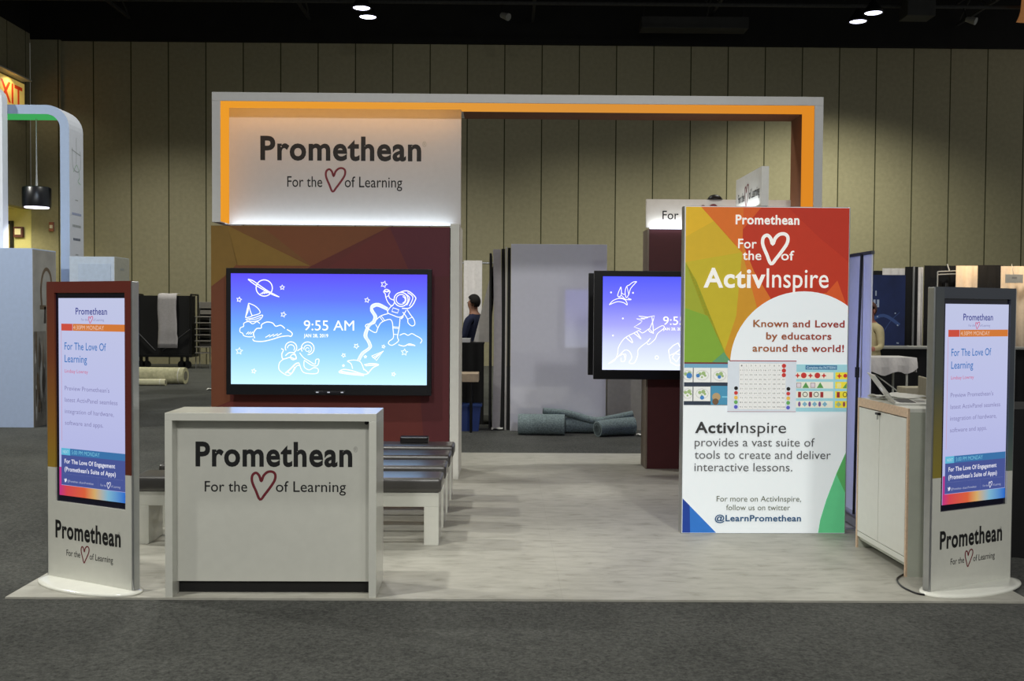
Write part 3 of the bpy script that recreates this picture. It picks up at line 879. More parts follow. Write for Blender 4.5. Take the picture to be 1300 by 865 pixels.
def make_kiosk(label, loc, rotz, stile_l, stile_r, rail):
    t = thing('kiosk', label, 'kiosk', loc, rotz)
    H = 0.3575
    m = MB(); m.lathe([(0.40, 0.0), (0.405, 0.006), (0.40, 0.014), (0.36, 0.02), (0.02, 0.022)], mat('gloss_white_base', (222, 222, 214), 0.15, vary=0.02), 56, 1.0, 0.44, (0.0, 0.005, 0)); m.build('base', t)
    m = MB(); m.box(-H + 0.012, H - 0.012, 0.03, 0.045, 0.02, 1.822, mat('kiosk_shell', (150, 152, 152), 0.4)); m.build('shell', t)
    for a in (-1, 1):
        x0, x1 = sorted((a * (H - 0.004), a * (H + 0.014)))
        m = MB(); m.box(x0, x1, 0.004, 0.052, 0.02, 1.828, SILVER, 0.006, 4); m.build('edge_trim', t)
    # printed front with the opening for the screen
    a, b, zb, zt = 0.068 - H, 0.668 - H, 0.489, 1.762
    m = MB()
    for x0, x1, um in ((-H, a, stile_l), (b, H, stile_r)):
        m.box(x0, x1, 0, 0.03, 0.695, 1.83, um)
        m.box(x0, x1, 0, 0.03, 0.02, 0.695, WHITE)
    m.box(a, b, 0, 0.03, zt, 1.83, rail)
    m.box(a, b, 0, 0.03, 0.02, zb, WHITE)
    fp = m.build('front_panel', t)
    m = MB(); m.box(a, b, 0.012, 0.03, zb, zt, mat('navy_glass', (20, 20, 40), 0.12, spec=0.5)); m.build('bezel', t)
    m = MB(); x0, x1 = 0.093 - H, 0.662 - H
    m.box(x0, x1, 0.010, 0.02, 0.527, 1.73, SCR)
    m.y = 0.010
    frame(m, 0, 0, -H, 0, 1, -1)
    e1 = 0.001
    m.rect(0.118, 1.533, 0.216, 1.575, G((228, 92, 74)), e1); m.rect(0.219, 1.533, 0.658, 1.575, G((236, 138, 66)), e1)
    m.rect(0.1155, 0.86, 0.119, 1.53, G((230, 170, 190)), e1)
    m.rect(0.112, 0.775, 0.190, 0.817, G((110, 205, 240)), e1); m.rect(0.190, 0.775, 0.658, 0.817, G((70, 130, 190)), e1)
    m.rect(0.112, 0.592, 0.658, 0.775, G((84, 98, 168)), e1)
    m.rect(0.093, 0.527, 0.662, 0.590, BOTTOM, e1); m.rect(0.093, 0.590, 0.112, 0.70, G((205, 70, 160)), e1)
    m.rect(0.430, 0.600, 0.432, 0.66, G((120, 130, 190)), e1); m.rect(0.13, 0.659, 0.64, 0.661, G((120, 130, 190)), e1)
    so = m.build('display', t)
    m = MB(); m.y = 0.010; frame(m, 0, 0, -H, 0, 1, -1)
    e2 = 0.002
    NAVY = G((72, 78, 160)); BLUE = G((66, 132, 210)); PINK = G((232, 110, 150)); GREY = G((150, 148, 200)); WH = G((240, 240, 255), 0.85)
    m.text('Promethean', 0.246, 1.632, 0.514, 1.672, NAVY, 0.012, e2)
    m.text('For the', 0.294, 1.594, 0.352, 1.608, GREY, 0.0, e2); m.text('of Learning', 0.398, 1.594, 0.488, 1.608, GREY, 0, e2)
    m.heart(0.355, 1.622, 0.395, 1.580, PINK, 0.005, e2)
    m.text('4:30PM MONDAY', 0.226, 1.541, 0.488, 1.566, G((255, 214, 190), 0.8), 0.0, e2)
    m.text('For The Love Of', 0.147, 1.418, 0.504, 1.462, BLUE, 0.006, e2)
    m.text('Learning', 0.147, 1.342, 0.342, 1.386, BLUE, 0.006, e2)
    m.text('Lindsay Lowrey', 0.148, 1.278, 0.350, 1.299, PINK, 0.0, e2)
    m.text("Preview Promethean's", 0.147, 1.171, 0.531, 1.197, GREY, 0, e2)
    m.text('latest ActivPanel seamless', 0.147, 1.101, 0.598, 1.127, GREY, 0, e2)
    m.text('integration of hardware,', 0.147, 1.031, 0.566, 1.057, GREY, 0, e2)
    m.text('software and apps.', 0.147, 0.961, 0.478, 0.987, GREY, 0, e2)
    m.text('NEXT', 0.126, 0.786, 0.178, 0.804, G((190, 235, 250), 0.8), 0.01, e2)
    m.text('5:00 PM MONDAY', 0.204, 0.784, 0.446, 0.808, G((130, 210, 240), 0.8), 0.0, e2)
    m.text('For The Love Of Engagement', 0.141, 0.726, 0.575, 0.752, WH, 0.022, e2)
    m.text("(Promethean's Suite of Apps)", 0.141, 0.678, 0.580, 0.704, WH, 0.022, e2)
    m.text('@Promethean - #LearnPromethean', 0.166, 0.612, 0.392, 0.625, G((200, 205, 235)), 0.0, e2)
    m.poly([(0.138, 0.610), (0.152, 0.610), (0.160, 0.622), (0.158, 0.631), (0.150, 0.633), (0.146, 0.626), (0.138, 0.632), (0.139, 0.622), (0.144, 0.614)], WH, e2)
    m.text('For the', 0.452, 0.611, 0.502, 0.624, G((200, 205, 235)), 0.0, e2); m.text('of Learning', 0.540, 0.611, 0.618, 0.624, G((200, 205, 235)), 0.0, e2)
    m.heart(0.506, 0.640, 0.538, 0.602, WH, 0.004, e2)
    o = m.build('lettering', so); o['label'] = 'coloured words on the screen'
    m = MB(); m.y = 0.0; frame(m, 0, 0, -H, 0, 1, -1)
    wordmark(m, 0.067, 0.268, 0.629, 0.374)
    m.text('For the', 0.164, 0.163, 0.284, 0.200, BLACK, 0.003, 0.0008); m.text('of Learning', 0.366, 0.163, 0.564, 0.200, BLACK, 0.003, 0.0008)
    m.build('lettering', fp)
    m = MB(); m.y = 0.0; frame(m, 0, 0, -H, 0, 1, -1)
    m.heart(0.290, 0.240, 0.364, 0.136, HEART, 0.008, 0.0008); o = m.build('heart_emblem', fp); o['label'] = 'dark red open heart'
    return t
make_kiosk('standing screen kiosk with maroon print around the screen, beside the white counter', (-2.485, 6.078, 0), math.radians(-27.8), UP_L2, UP_L, UP_L)
make_kiosk('standing screen kiosk with slate grey print around the screen, beside the cabinet', (2.86, 6.128, 0), math.radians(27.4), UP_R2, UP_R, UP_R)
m = MB(); m.tube(smooth_path([(2.56, 6.42, 0.006), (2.47, 6.30, 0.006), (2.435, 6.13, 0.006), (2.46, 5.99, 0.006), (2.50, 5.95, 0.006)], False, 6), 0.006, BLACKP, 6)
tag(m.build('power_cable'), 'black power cable looping round the base of the slate grey kiosk', 'cable')

# ---- tall light box banner
t = thing('light_box_banner', 'tall light box banner printed red, gold and white in front of the column', 'banner', (1.967, 7.62, 0), math.radians(0.9))
BW, BH = 0.622, 2.465
m = MB()
m.box(-BW - 0.004, -BW + 0.012, 0, 0.10, 0, BH, SILVER, 0.002); m.box(BW - 0.012, BW + 0.004, 0, 0.10, 0, BH, SILVER, 0.002)
m.box(-BW + 0.012, BW - 0.012, 0, 0.10, BH - 0.016, BH, SILVER); m.box(-BW + 0.012, BW - 0.012, 0, 0.10, 0, 0.016, SILVER)
m.build('box_frame', t)
m = MB(); m.box(-BW + 0.012, BW - 0.012, 0.08, 0.095, 0.016, BH - 0.016, mat('black_backing', (40, 40, 46), 0.7)); m.build('back_panel', t)
def lit(c, s=0.27):
    return mat('banner_%d_%d_%d' % c, c, 0.6, vary=0.02, emit=s)
LW = mat('banner_white', (220, 226, 230), 0.6, vary=0.01, emit=0.36)
m = MB(); m.box(-BW + 0.004, BW - 0.004, -0.002, 0.004, 0.004, BH - 0.004, LW)
m.y = -0.002
BK = 2 * BW / 208.5
frame(m, 870, 261.5, -BW + 0.001, BH - 0.004, BK, (BH - 0.008) / 416.0)
e = 0.0008
FX0, FX1 = 871, 1077.5
m.rect(FX0, 262, FX1, 459, lit((204, 118, 34)), e * 0.5)
m.poly([(FX0, 262), (FX1, 262), (FX1, 395), (1050, 370), (975, 385), (940, 300)], lit((180, 48, 24)), e)
m.poly([(1000, 262), (FX1, 262), (FX1, 330), (1040, 300)], lit((172, 42, 22)), e * 1.5)
m.poly([(890, 262), (943.5, 262), (942.5, 320)], lit((206, 104, 32)), e * 2)
m.poly([(943.5, 262), (966, 262), (943.2, 290)], lit((202, 84, 30)), e * 2)
m.poly([(FX0, 262), (890, 262), (942.5, 319), (FX0, 332)], lit((198, 164, 38)), e * 2)
m.poly([(FX0, 262), (890, 262), (906, 280), (FX0, 300)], lit((212, 170, 36)), e * 2.5)
m.poly([(FX0, 332), (942.5, 319), (936, 400), (921, 447), (905, 420)], lit((186, 168, 38)), e * 2)
m.poly([(942.5, 319), (986, 388), (930, 458), (921, 447), (936, 400)], lit((194, 140, 36)), e * 2)
m.poly([(942.5, 319), (962, 350), (986, 388), (964, 396)], lit((204, 110, 34)), e * 2.2)
m.poly([(FX0, 332), (885, 355), (924, 450), (932, 459), (FX0, 459)], lit((150, 158, 44)), e * 2)
m.poly([(FX0, 390), (900, 400), (924, 450), (918, 459), (FX0, 459)], lit((122, 160, 52)), e * 2.5)
m.poly([(906, 459), (921, 446), (931, 459)], lit((92, 150, 104)), e * 3)
m.poly([(1063.5, 354), (1078, 392), (FX1, 398), (1048, 372)], lit((204, 82, 32)), e * 2)
m.poly([(1022 + 93 * math.cos(math.radians(q)), 461 + 93 * math.sin(math.radians(q))) for q in range(180, 306, 5)] + [(FX1, 387), (FX1, 462)], LW, e * 4)
# picture strips
m.rect(FX0, 459, 928, 461, lit((110, 50, 50)), e * 4); m.rect(FX0, 461, 928, 466, lit((110, 160, 190)), e * 4)
m.rect(FX0, 466, 928, 513.5, lit((46, 56, 72)), e * 4)
m.rect(905, 489, 928, 513, lit((70, 140, 175)), e * 5)
for (x0, y0, x1, y1) in ((FX0, 466, 882, 484.5), (883, 466, 904.5, 484.5), (905, 466, 926, 484.5), (FX0, 490, 882, 508.5), (883, 490, 904.5, 508.5)):
    m.rect(x0, y0, x1, y1, lit((226, 228, 226)), e * 6)
GRN = lit((150, 176, 120)); BLU = lit((62, 124, 190))
for x, y, rx in ((876, 475.5, 6), (894, 475.5, 8), (916, 476, 8), (876, 499, 6), (894, 499, 8)):
    m.stroke([(x + rx * math.cos(q * .524), y + 6.3 * math.sin(q * .524)) for q in range(12)], 0.5, GREYW, True, False, e * 7)
    for dx, dy, r in ((-3, -1.5, 2.2), (1.5, -2.5, 2.6), (3.6, 0.4, 1.6), (-0.5, 2.4, 1.3)):
        m.disc(x + dx, y + dy, r, GRN, e * 7, 9)
m.disc(877.5, 476, 3.6, BLU, e * 8); m.disc(888.5, 476, 2.4, BLU, e * 8); m.disc(915.5, 477.5, 2.2, BLU, e * 8); m.disc(894, 504, 2.6, BLU, e * 8)
m.disc(912, 503, 5.2, lit((176, 150, 110)), e * 7); m.disc(911, 509, 4, lit((110, 84, 60)), e * 7.5); m.rect(919, 502, 926, 504, lit((120, 190, 215)), e * 7)
# number sheet
m.rect(926, 456.5, 1013, 521.5, lit((208, 216, 226)), e * 9); m.rect(928, 456.2, 1013, 457.4, lit((150, 40, 50)), e * 10)
m.rect(926, 521, 1013, 521.8, lit((176, 150, 160)), e * 10)
GX0, GX1, GY0, GY1 = 940.5, 999.5, 460, 518.5
m.rect(GX0, GY0, GX1, GY1, lit((232, 233, 232)), e * 10)
CW, CH = (GX1 - GX0) / 10, (GY1 - GY0) / 10
GL = lit((188, 192, 198)); GN = lit((130, 130, 134))
for i in range(11):
    m.rect(GX0 + CW * i - 0.12, GY0, GX0 + CW * i + 0.12, GY1, GL, e * 11); m.rect(GX0, GY0 + CH * i - 0.12, GX1, GY0 + CH * i + 0.12, GL, e * 11)
for i in range(10):
    for j in range(10):
        if j == 9 and i < 3:
            continue
        n_ = i * 10 + j + 1
        w_ = 0.9 * len(str(n_))
        m.text(str(n_), GX0 + CW * (j + .5) - w_, GY0 + CH * (i + .5) + 1.0, GX0 + CW * (j + .5) + w_, GY0 + CH * (i + .5) - 1.0, GN, 0.0, e * 11.5)
RD = lit((190, 52, 48))
for y in (463, 469, 474.8):
    m.disc(997, y, 2.7, RD, e * 12)
for x in (936.7, 1003):
    for k_, (y, c) in enumerate(zip((491.7, 497.7, 503.7, 509.5, 515.6), ((22, 22, 24), (196, 58, 56), (226, 184, 84), (98, 166, 92), (86, 92, 190)))):
        m.disc(x, y + (0.6 if x > 1000 else 0), 2.4, lit(c), e * 12)
# shape patterns
m.rect(1013, 461, FX1, 521, lit((152, 204, 216)), e * 9)
m.rect(1024.5, 462, 1064.5, 467.6, lit((62, 116, 158)), e * 10); m.text('Complete the PATTERN!', 1026, 466.4, 1063, 463.4, lit((180, 210, 225)), 0.02, e * 11)
for k_, (y0, y1) in enumerate(((470.8, 479.6), (483, 491.6), (495, 504), (507.5, 516.2))):
    m.rect(1013, y0, 1060, y1, lit((226, 226, 214)), e * 10); m.rect(1062.5, y0, FX1, y1, lit((232, 214, 60)), e * 10)
def spark(x, y, r, c):
    m.poly([(x + (r if q % 2 == 0 else r * .42) * math.cos(q * math.pi / 4), y + (r if q % 2 == 0 else r * .42) * math.sin(q * math.pi / 4)) for q in range(8)], c, e * 12)
for k_, x in enumerate((1014.5, 1022.3, 1030.8, 1039.6, 1047.8)):
    if k_ % 2 == 0:
        spark(x, 475.2, 3.6, RD)
    else:
        m.disc(x, 475, 3.6, RD, e * 12)
GR = lit((86, 150, 80)); LV = lit((214, 204, 214)); OU = lit((110, 92, 100))
for x in (1016.2, 1034):
    m.rect(x - 3, 484.4, x + 3, 490.6, OU, e * 12); m.rect(x - 2.5, 484.9, x + 2.5, 490.1, LV, e * 12.5)
for x in (1025, 1043.3):
    m.poly([(x, 483.6), (x + 4.3, 491), (x - 4.3, 491)], GR, e * 12)
for x in (1017.2, 1031.4, 1045.6):
    m.rect(x - 1.9, 496, x + 1.9, 503, lit((150, 44, 46)), e * 12)
for x in (1024.4, 1038.5):
    m.stroke([(x + 3 * math.cos(q * .785), 499.2 + 3 * math.sin(q * .785)) for q in range(8)], 0.8, BLACK, True, False, e * 12)
for k_, x in enumerate((1017.2, 1024, 1030.3, 1036.5, 1043, 1049.5)):
    if k_ % 2 == 0:
        m.poly([(x + 1.7 * math.cos(q * .524), 511.6 + 3.3 * math.sin(q * .524)) for q in range(12)], lit((116, 84, 140)), e * 12)
    else:
        m.poly([(x - 3.2, 511.6), (x, 508.2), (x + 3.2, 511.6), (x, 515)], lit((122, 172, 196)), e * 12)
spark(1067.5, 475.5, 3.6, RD); m.disc(1075, 475.2, 2.4, RD, e * 12)
m.rect(1064.5, 484.6, 1070, 490.6, lit((226, 220, 150)), e * 12); m.poly([(1077, 484), (1077, 491), (1072, 491)], GR, e * 12)
m.rect(1064.6, 496, 1068.4, 503, lit((150, 44, 46)), e * 12); m.stroke([(1075 + 2.4 * math.cos(q * .785), 499.2 + 3 * math.sin(q * .785)) for q in range(8)], 0.8, BLACK, True, False, e * 12)
m.poly([(1063.6, 511.8), (1067, 508.4), (1070.4, 511.8), (1067, 515)], lit((150, 176, 140)), e * 12); m.poly([(1073 + 1.6 * math.cos(q * .524) + 1, 511.6 + 3.3 * math.sin(q * .524)) for q in range(12)], lit((140, 70, 80)), e * 12)
# corner colours at the foot
m.poly([(FX0, 633), (914, 677), (FX0, 677)], lit((44, 112, 196)), e * 2); m.poly([(FX0, 633), (880, 642), (881, 677), (FX0, 677)], lit((26, 60, 146)), e * 3)
m.poly([(FX1, 574), (FX1, 677), (1044, 677), (1046.5, 660), (1054, 634), (1066, 601)], lit((98, 198, 140)), e * 2)
m.poly([(FX1, 574), (FX1, 625), (1066, 601)], lit((86, 168, 96)), e * 3)
fc = m.build('printed_face', t)
fc['label'] = 'lit print in red, gold, green and white'
m = MB(); m.y = -0.002
frame(m, 870, 261.5, -BW + 0.001, BH - 0.004, BK, (BH - 0.008) / 416.0)
LT = mat('banner_letter_white', (236, 234, 230), 0.6, vary=0.01, emit=0.35)
h_ = 0.0075
m.text('Promethean', 933.5, 283.4, 1014, 271.6, LT, 0.027, h_)
m.text('For', 937, 313.9, 960.5, 302, LT, 0.012, h_); m.text('the', 943, 328.6, 966.5, 316.8, LT, 0.012, h_); m.text('of', 991.5, 328.6, 1008, 316.8, LT, 0.012, h_)
m.heart(966.5, 294.5, 1001, 333.5, LT, 4.2, h_)
m.text('Activ', 894, 363.4, 972, 339.2, LT, 0.026, h_); m.text('Inspire', 973.5, 363.4, 1052, 339.2, LT, 0.004, h_)
KR = ramp_mat('banner_brown_red', 0, -0.1, 0.6, [(0, (176, 108, 52)), (0.5, (172, 76, 46)), (1, (168, 48, 42))])
m.text('Known and Loved', 957.5, 413.5, 1073.3, 404.6, KR, 0.022, h_); m.text('by educators', 974, 429.2, 1056.8, 420.3, KR, 0.022, h_); m.text('around the world!', 957, 444.8, 1073, 435.8, KR, 0.022, h_)
DG = mat('charcoal_print', (62, 62, 64), 0.6); MG = mat('mid_grey_print', (104, 104, 106), 0.6)
m.text('Activ', 885.5, 548.8, 936.6, 534.8, DG, 0.025, h_); m.text('Inspire', 938, 548.8, 1001, 534.8, DG, 0.0, h_)
m.text('provides a vast suite of', 885.3, 566, 1037.6, 555.4, MG, 0.0, h_); m.text('tools to create and deliver', 885.3, 582, 1058.4, 571.4, MG, 0.0, h_); m.text('interactive lessons.', 885.3, 597.8, 1009.7, 587.2, MG, 0.0, h_)
OG = mat('olive_print', (112, 116, 96), 0.6)
m.text('For more on ActivInspire,', 914, 636.6, 1021.4, 629.6, OG, 0.0, h_); m.text('follow us on twitter', 926.3, 647.8, 1007.5, 640.8, OG, 0.0, h_)
m.text('@LearnPromethean', 912, 661.9, 1021.7, 654, mat('teal_blue_print', (46, 90, 134), 0.6), 0.022, h_)
m.build('lettering', fc)

# ---- retractable banner seen from behind
t = thing('retractable_banner', 'plain pale retractable banner seen edgewise from behind, beside the tall banner', 'banner', (2.79, 8.06, 0), 0)
m = MB(); m.box(-0.004, 0.004, -0.36, 0.42, 0.10, 2.13, mat('white_banner_film', (204, 206, 222), 0.6, vary=0.03)); m.build('banner_film', t)
m = MB(); m.box(-0.014, 0.012, -0.37, 0.43, 2.12, 2.145, mat('dark_rail', (60, 62, 70), 0.4)); m.build('top_rail', t)
m = MB(); m.tube([(-0.045, -0.17, 0.10), (-0.035, -0.17, 1.2), (-0.016, -0.17, 2.13)], 0.011, DKMETAL, 8); m.tube([(-0.037, -0.17, 1.17), (-0.036, -0.17, 1.25)], 0.018, DKMETAL, 8); m.build('pole', t)
m = MB(); m.box(-0.07, 0.045, -0.37, 0.43, 0.012, 0.10, SILVER, 0.02); m.build('base', t)
for y in (-0.3, 0.3):
    m = MB(); m.box(-0.17, 0.14, y - 0.03, y + 0.03, 0.0, 0.012, SILVER, 0.003); m.build('foot', t)

# ---- cabinet with laptop
CWH = mat('cabinet_white', (224, 225, 218), 0.4, vary=0.02); PLY = mat('ply_edge', (216, 188, 160), 0.6, vary=0.12, scale=60); CGR = mat('cabinet_grey', (188, 192, 180), 0.5, vary=0.03)
ROT = math.radians(-90 + 2.0)
t = thing('cabinet', 'white two door storage cabinet with plywood edges behind the slate kiosk', 'cabinet', (2.537, 6.79, 0), ROT)
# local x runs towards the viewer, local y into the cabinet
m = MB()
m.box(-0.415, 0.415, 0.012, 0.44, 1.045, 1.07, CWH, 0.002)
m.box(-0.395, 0.395, 0.42, 0.44, 0.06, 1.045, CGR); m.box(-0.395, 0.395, 0.02, 0.42, 0.06, 0.08, CGR)
m.box(0.395, 0.415, 0.012, 0.44, 0.0, 1.045, CGR); m.box(-0.415, -0.395, 0.012, 0.44, 0.0, 1.045, CGR)
m.build('body', t)
m = MB()
m.box(-0.415, 0.415, 0.0, 0.012, 1.012, 1.07, PLY); m.box(0.395, 0.415, 0.0, 0.012, 0.0, 1.012, PLY); m.box(-0.415, -0.395, 0.0, 0.012, 0.0, 1.012, PLY)
o = m.build('edge_band', t); o['label'] = 'light brown plywood edge'
for x0, x1 in ((-0.393, -0.036), (-0.030, 0.385)):
    m = MB(); m.box(x0, x1, 0.002, 0.02, 0.125, 1.005, CWH, 0.002); m.build('door', t)
m = MB(); m.box(-0.06, -0.01, -0.02, 0.002, 0.985, 1.0, DKMETAL, 0.003); m.tube([(-0.03, -0.015, 0.99), (-0.03, -0.015, 0.955)], 0.004, SILVER, 6); m.build('lock', t)
m = MB(); m.box(-0.395, 0.395, 0.004, 0.018, 0.085, 0.120, CWH); m.build('plinth_rail', t)
LAPS = mat('laptop_silver', (208, 208, 204), 0.35, metal=0.2, vary=0.02)
t = thing('laptop', 'open silver laptop seen from behind its lid on the white cabinet', 'laptop', (2.60, 6.78, 1.07), math.radians(-102))
m = MB(); m.box(-0.165, 0.165, 0, 0.23, 0.001, 0.016, LAPS, 0.004); b = m.build('base', t)
m = MB(); m.box(-0.14, 0.14, 0.03, 0.13, 0.016, 0.019, mat('keys_black', (40, 40, 42), 0.5)); m.box(-0.05, 0.05, 0.15, 0.21, 0.016, 0.0175, mat('trackpad', (130, 130, 130), 0.4)); m.build('keyboard', b)
tilt = Matrix.Translation((0, 0.0, 0.014)) @ Matrix.Rotation(math.radians(37), 4, 'X')
m = MB(); m.box(-0.165, 0.165, -0.004, 0.004, 0, 0.225, LAPS, 0.003, mtx=tilt); l = m.build('lid', t)
m = MB(); m.box(-0.150, 0.150, 0.004, 0.0055, 0.015, 0.212, mat('dark_glass', (16, 16, 20), 0.1), mtx=tilt); m.build('screen', l)
m = MB(); m.tube([tilt @ Vector((0, -0.0042, 0.105)), tilt @ Vector((0, -0.0052, 0.105))], 0.018, glow('lid_mark', (240, 240, 240), 0.8), 14); m.build('lid_emblem', l)
PAPER = mat('white_paper', (216, 216, 210), 0.8, vary=0.03)
m = MB()
pp = [(0.34 * i / 8, 0.20 * j / 6, 0.012 + 0.020 * math.sin(i * 0.9 + j * .6) * (0.4 + 0.6 * j / 6) + 0.012) for i in range(9) for j in range(7)]
m.add(pp, [(i * 7 + j, i * 7 + j + 1, (i + 1) * 7 + j + 1, (i + 1) * 7 + j) for i in range(8) for j in range(6)], PAPER, True)
o = m.build('crumpled_paper', None, (2.575, 6.97, 1.068), 0)
so_ = o.modifiers.new('thickness', 'SOLIDIFY'); so_.thickness = 0.002
tag(o, 'crumpled white paper lying behind the laptop on the cabinet', 'paper')

# ================================================================== NEIGHBOUR BOOTH (far left)
PBL = mat('pale_blue_panel', (168, 184, 214), 0.6, vary=0.03)
t = thing('display_tower', 'pale blue box tower with a sepia picture on its narrow side', 'tower', (-6.60, 14.28, FZ))
m = MB(); m.box(-1.9, 0, 0, 0.74, 0, 2.515, PBL, 0.002); m.build('body', t)
m = MB(); m.box(0, 0.72, -0.006, 0, 0.0, 2.5, mat('sepia_ground', (150, 146, 138), 0.6, vary=0.18, scale=3))
m.y = -0.006; frame(m, 0, 0, 0, 0, 1, -1)
SE1 = mat('sepia_brown', (96, 80, 62), 0.7, vary=0.3, scale=9); SE2 = mat('sepia_dark', (62, 54, 48), 0.7, vary=0.3, scale=12); SE3 = mat('sepia_pale', (176, 172, 166), 0.7, vary=0.1)
SEM = mat('sepia_mid', (118, 112, 104), 0.7, vary=0.35, scale=5)
m.rect(0.0, 0.0, 0.72, 1.35, mat('sepia_mid', (118, 112, 104), 0.7, vary=0.35, scale=5), 0.001)
m.stroke([(0.26, 1.72), (0.24, 1.95), (0.30, 2.16), (0.42, 2.24), (0.54, 2.16), (0.58, 1.95), (0.56, 1.70)], 0.05, SE1, False, True, 0.002)
m.rect(0.20, 1.66, 0.62, 1.72, SE1, 0.002)
m.poly([(0.32, 1.46), (0.52, 1.46), (0.50, 1.70), (0.34, 1.70)], SE2, 0.002)
for q in range(34):
    a, b = random.uniform(0.02, 0.66), random.uniform(0.03, 1.0)
    w_, h_ = random.uniform(0.015, 0.05), random.uniform(0.08, 0.34)
    pts = [(min(0.71, max(0.005, a + w_ * math.cos(k * .785) * random.uniform(.5, 1.2))), max(0.01, b + h_ * (1 + math.sin(k * .785) * random.uniform(.6, 1.1)))) for k in range(8)]
    m.poly(pts, random.choice((SE1, SE2, SE3, SEM)), 0.0012 + q * 0.00006)
m.poly([(0.44, 0.55), (0.64, 0.55), (0.62, 0.98), (0.48, 1.02)], SE2, 0.004); m.disc(0.55, 1.07, 0.06, SE1, 0.004, 12)
m.build('picture', t, (0.0, 0, 0), math.radians(90))
ARW = mat('arch_white', (205, 209, 218), 0.5, vary=0.02)
def round_arch(x0, x1, z1, r, th):
    out, inn = [(x1, 0)], [(x1 - th, 0)]
    for k in range(9):
        q = math.pi / 2 * k / 8
        out.append((x1 - r + r * math.cos(q), z1 - r + r * math.sin(q)))
        ri = r - th
        inn.append((x1 - r + ri * math.cos(q), z1 - r + ri * math.sin(q)))
    for k in range(9):
        q = math.pi / 2 + math.pi / 2 * k / 8
        out.append((x0 + r + r * math.cos(q), z1 - r + r * math.sin(q)))
        ri = r - th
        inn.append((x0 + r + ri * math.cos(q), z1 - r + ri * math.sin(q)))
    out.append((x0, 0)); inn.append((x0 + th, 0))
    return out, inn
t = thing('rounded_arch', 'tall white rounded arch with green glowing underside at the neighbour booth', 'arch', (0, 15.2, FZ))
ou, inn = round_arch(-9.3, -6.47, 4.69, 0.34, 0.135)
m = MB(); n_ = len(ou)
vs_ = [(a, 0, b) for a, b in ou] + [(a, 0, b) for a, b in inn] + [(a, 0.5, b) for a, b in ou] + [(a, 0.5, b) for a, b in inn]
fs_ = []
for i in range(n_ - 1):
    fs_ += [(2 * n_ + i, 3 * n_ + i, 3 * n_ + i + 1, 2 * n_ + i + 1), (i, 2 * n_ + i, 2 * n_ + i + 1, i + 1)]
m.add(vs_, fs_, ARW)
m.add(vs_, [(i, i + 1, n_ + i + 1, n_ + i) for i in range(n_ - 1)], mat('arch_edge_blue_grey', (146, 162, 188), 0.5, vary=0.02))
m.build('arch_frame', t)
m = MB()
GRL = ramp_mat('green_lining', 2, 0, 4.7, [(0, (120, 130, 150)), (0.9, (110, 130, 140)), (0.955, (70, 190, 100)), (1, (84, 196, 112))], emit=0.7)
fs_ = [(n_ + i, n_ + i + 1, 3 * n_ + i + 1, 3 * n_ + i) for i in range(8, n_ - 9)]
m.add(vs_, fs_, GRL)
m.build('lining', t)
m = MB(); m.add(vs_, [(n_ + i, n_ + i + 1, 3 * n_ + i + 1, 3 * n_ + i) for i in list(range(0, 8)) + list(range(n_ - 9, n_ - 1))], ARW); m.build('inner_lining', t)
m = MB(); m.y = 0; frame(m, 0, 0, 0, 0, 1, -1)
SK = mat('sketch_grey', (150, 156, 158), 0.6); SG = mat('sketch_green', (150, 180, 160), 0.6)
m.stroke([(0.25, 4.25), (0.24, 3.85)], 0.012, SK, False, False, 0.002); m.stroke([(0.08, 4.05), (0.40, 4.0)], 0.012, SK, False, False, 0.002)
m.stroke([(0.10, 4.08), (0.12, 3.80), (0.30, 3.74), (0.40, 3.84), (0.38, 4.06)], 0.012, SK, False, True, 0.002); m.stroke([(0.14, 3.72), (0.26, 3.84), (0.36, 3.68), (0.30, 3.60), (0.40, 3.56)], 0.014, SG, False, True, 0.002)
for z, a, b, c in ((3.30, 0.2, 0.3, SK), (3.08, 0.08, 0.42, mat('sketch_blue', (150, 160, 190), 0.6)), (2.90, 0.1, 0.4, SK), (2.70, 0.12, 0.38, mat('sketch_dark', (96, 104, 120), 0.6)), (2.48, 0.2, 0.3, SK)):
    for q in range(7):
        x = a + (b - a) * q / 7
        m.rect(x, z, x + (b - a) / 8.5, z + (0.016 if b - a < .15 else 0.036), c, 0.002)
m.build('side_print', t, (-6.47, 0, 0), math.radians(90))
t = thing('pendant_lamp', 'black drum pendant lamp hanging on a cord under the rounded arch', 'lamp', (-7.07, 15.45, 3.19))
m = MB(); m.lathe([(0.20, 0.0), (0.205, 0.02), (0.205, 0.285), (0.19, 0.30), (0.03, 0.305)], BLACKP, 32); m.build('lamp_shade', t)
m = MB(); m.lathe([(0.172, -0.012), (0.172, 0.004), (0.1, 0.006)], glow('pendant_glow', (238, 232, 255), 3.0), 32); m.build('lamp_lens', t)
m = MB(); m.tube([(0, 0, 0.305), (0, 0, 0.5), (0, 0, 1.33)], [0.022, 0.012, 0.006], mat('pale_cord', (190, 190, 186), 0.5), 8); m.build('cord', t)
spot('pendant_light', (-7.07, 15.45, 3.12), 60, (0.9, 0.92, 1), 130, 0.5, 0.1)
t = thing('booth_upright', 'white round cornered panel at the picture edge beside the exit sign', 'panel', (-7.37, 15.02, FZ))
m = MB(); pts = [(-1.2, 0), (0, 0)] + [(-0.22 + 0.22 * math.cos(math.pi / 2 * k / 8), 4.95 - 0.22 + 0.22 * math.sin(math.pi / 2 * k / 8)) for k in range(9)] + [(-1.2, 4.95)]
m.prism(pts, 0, 0.16, ARW); m.build('body', t)
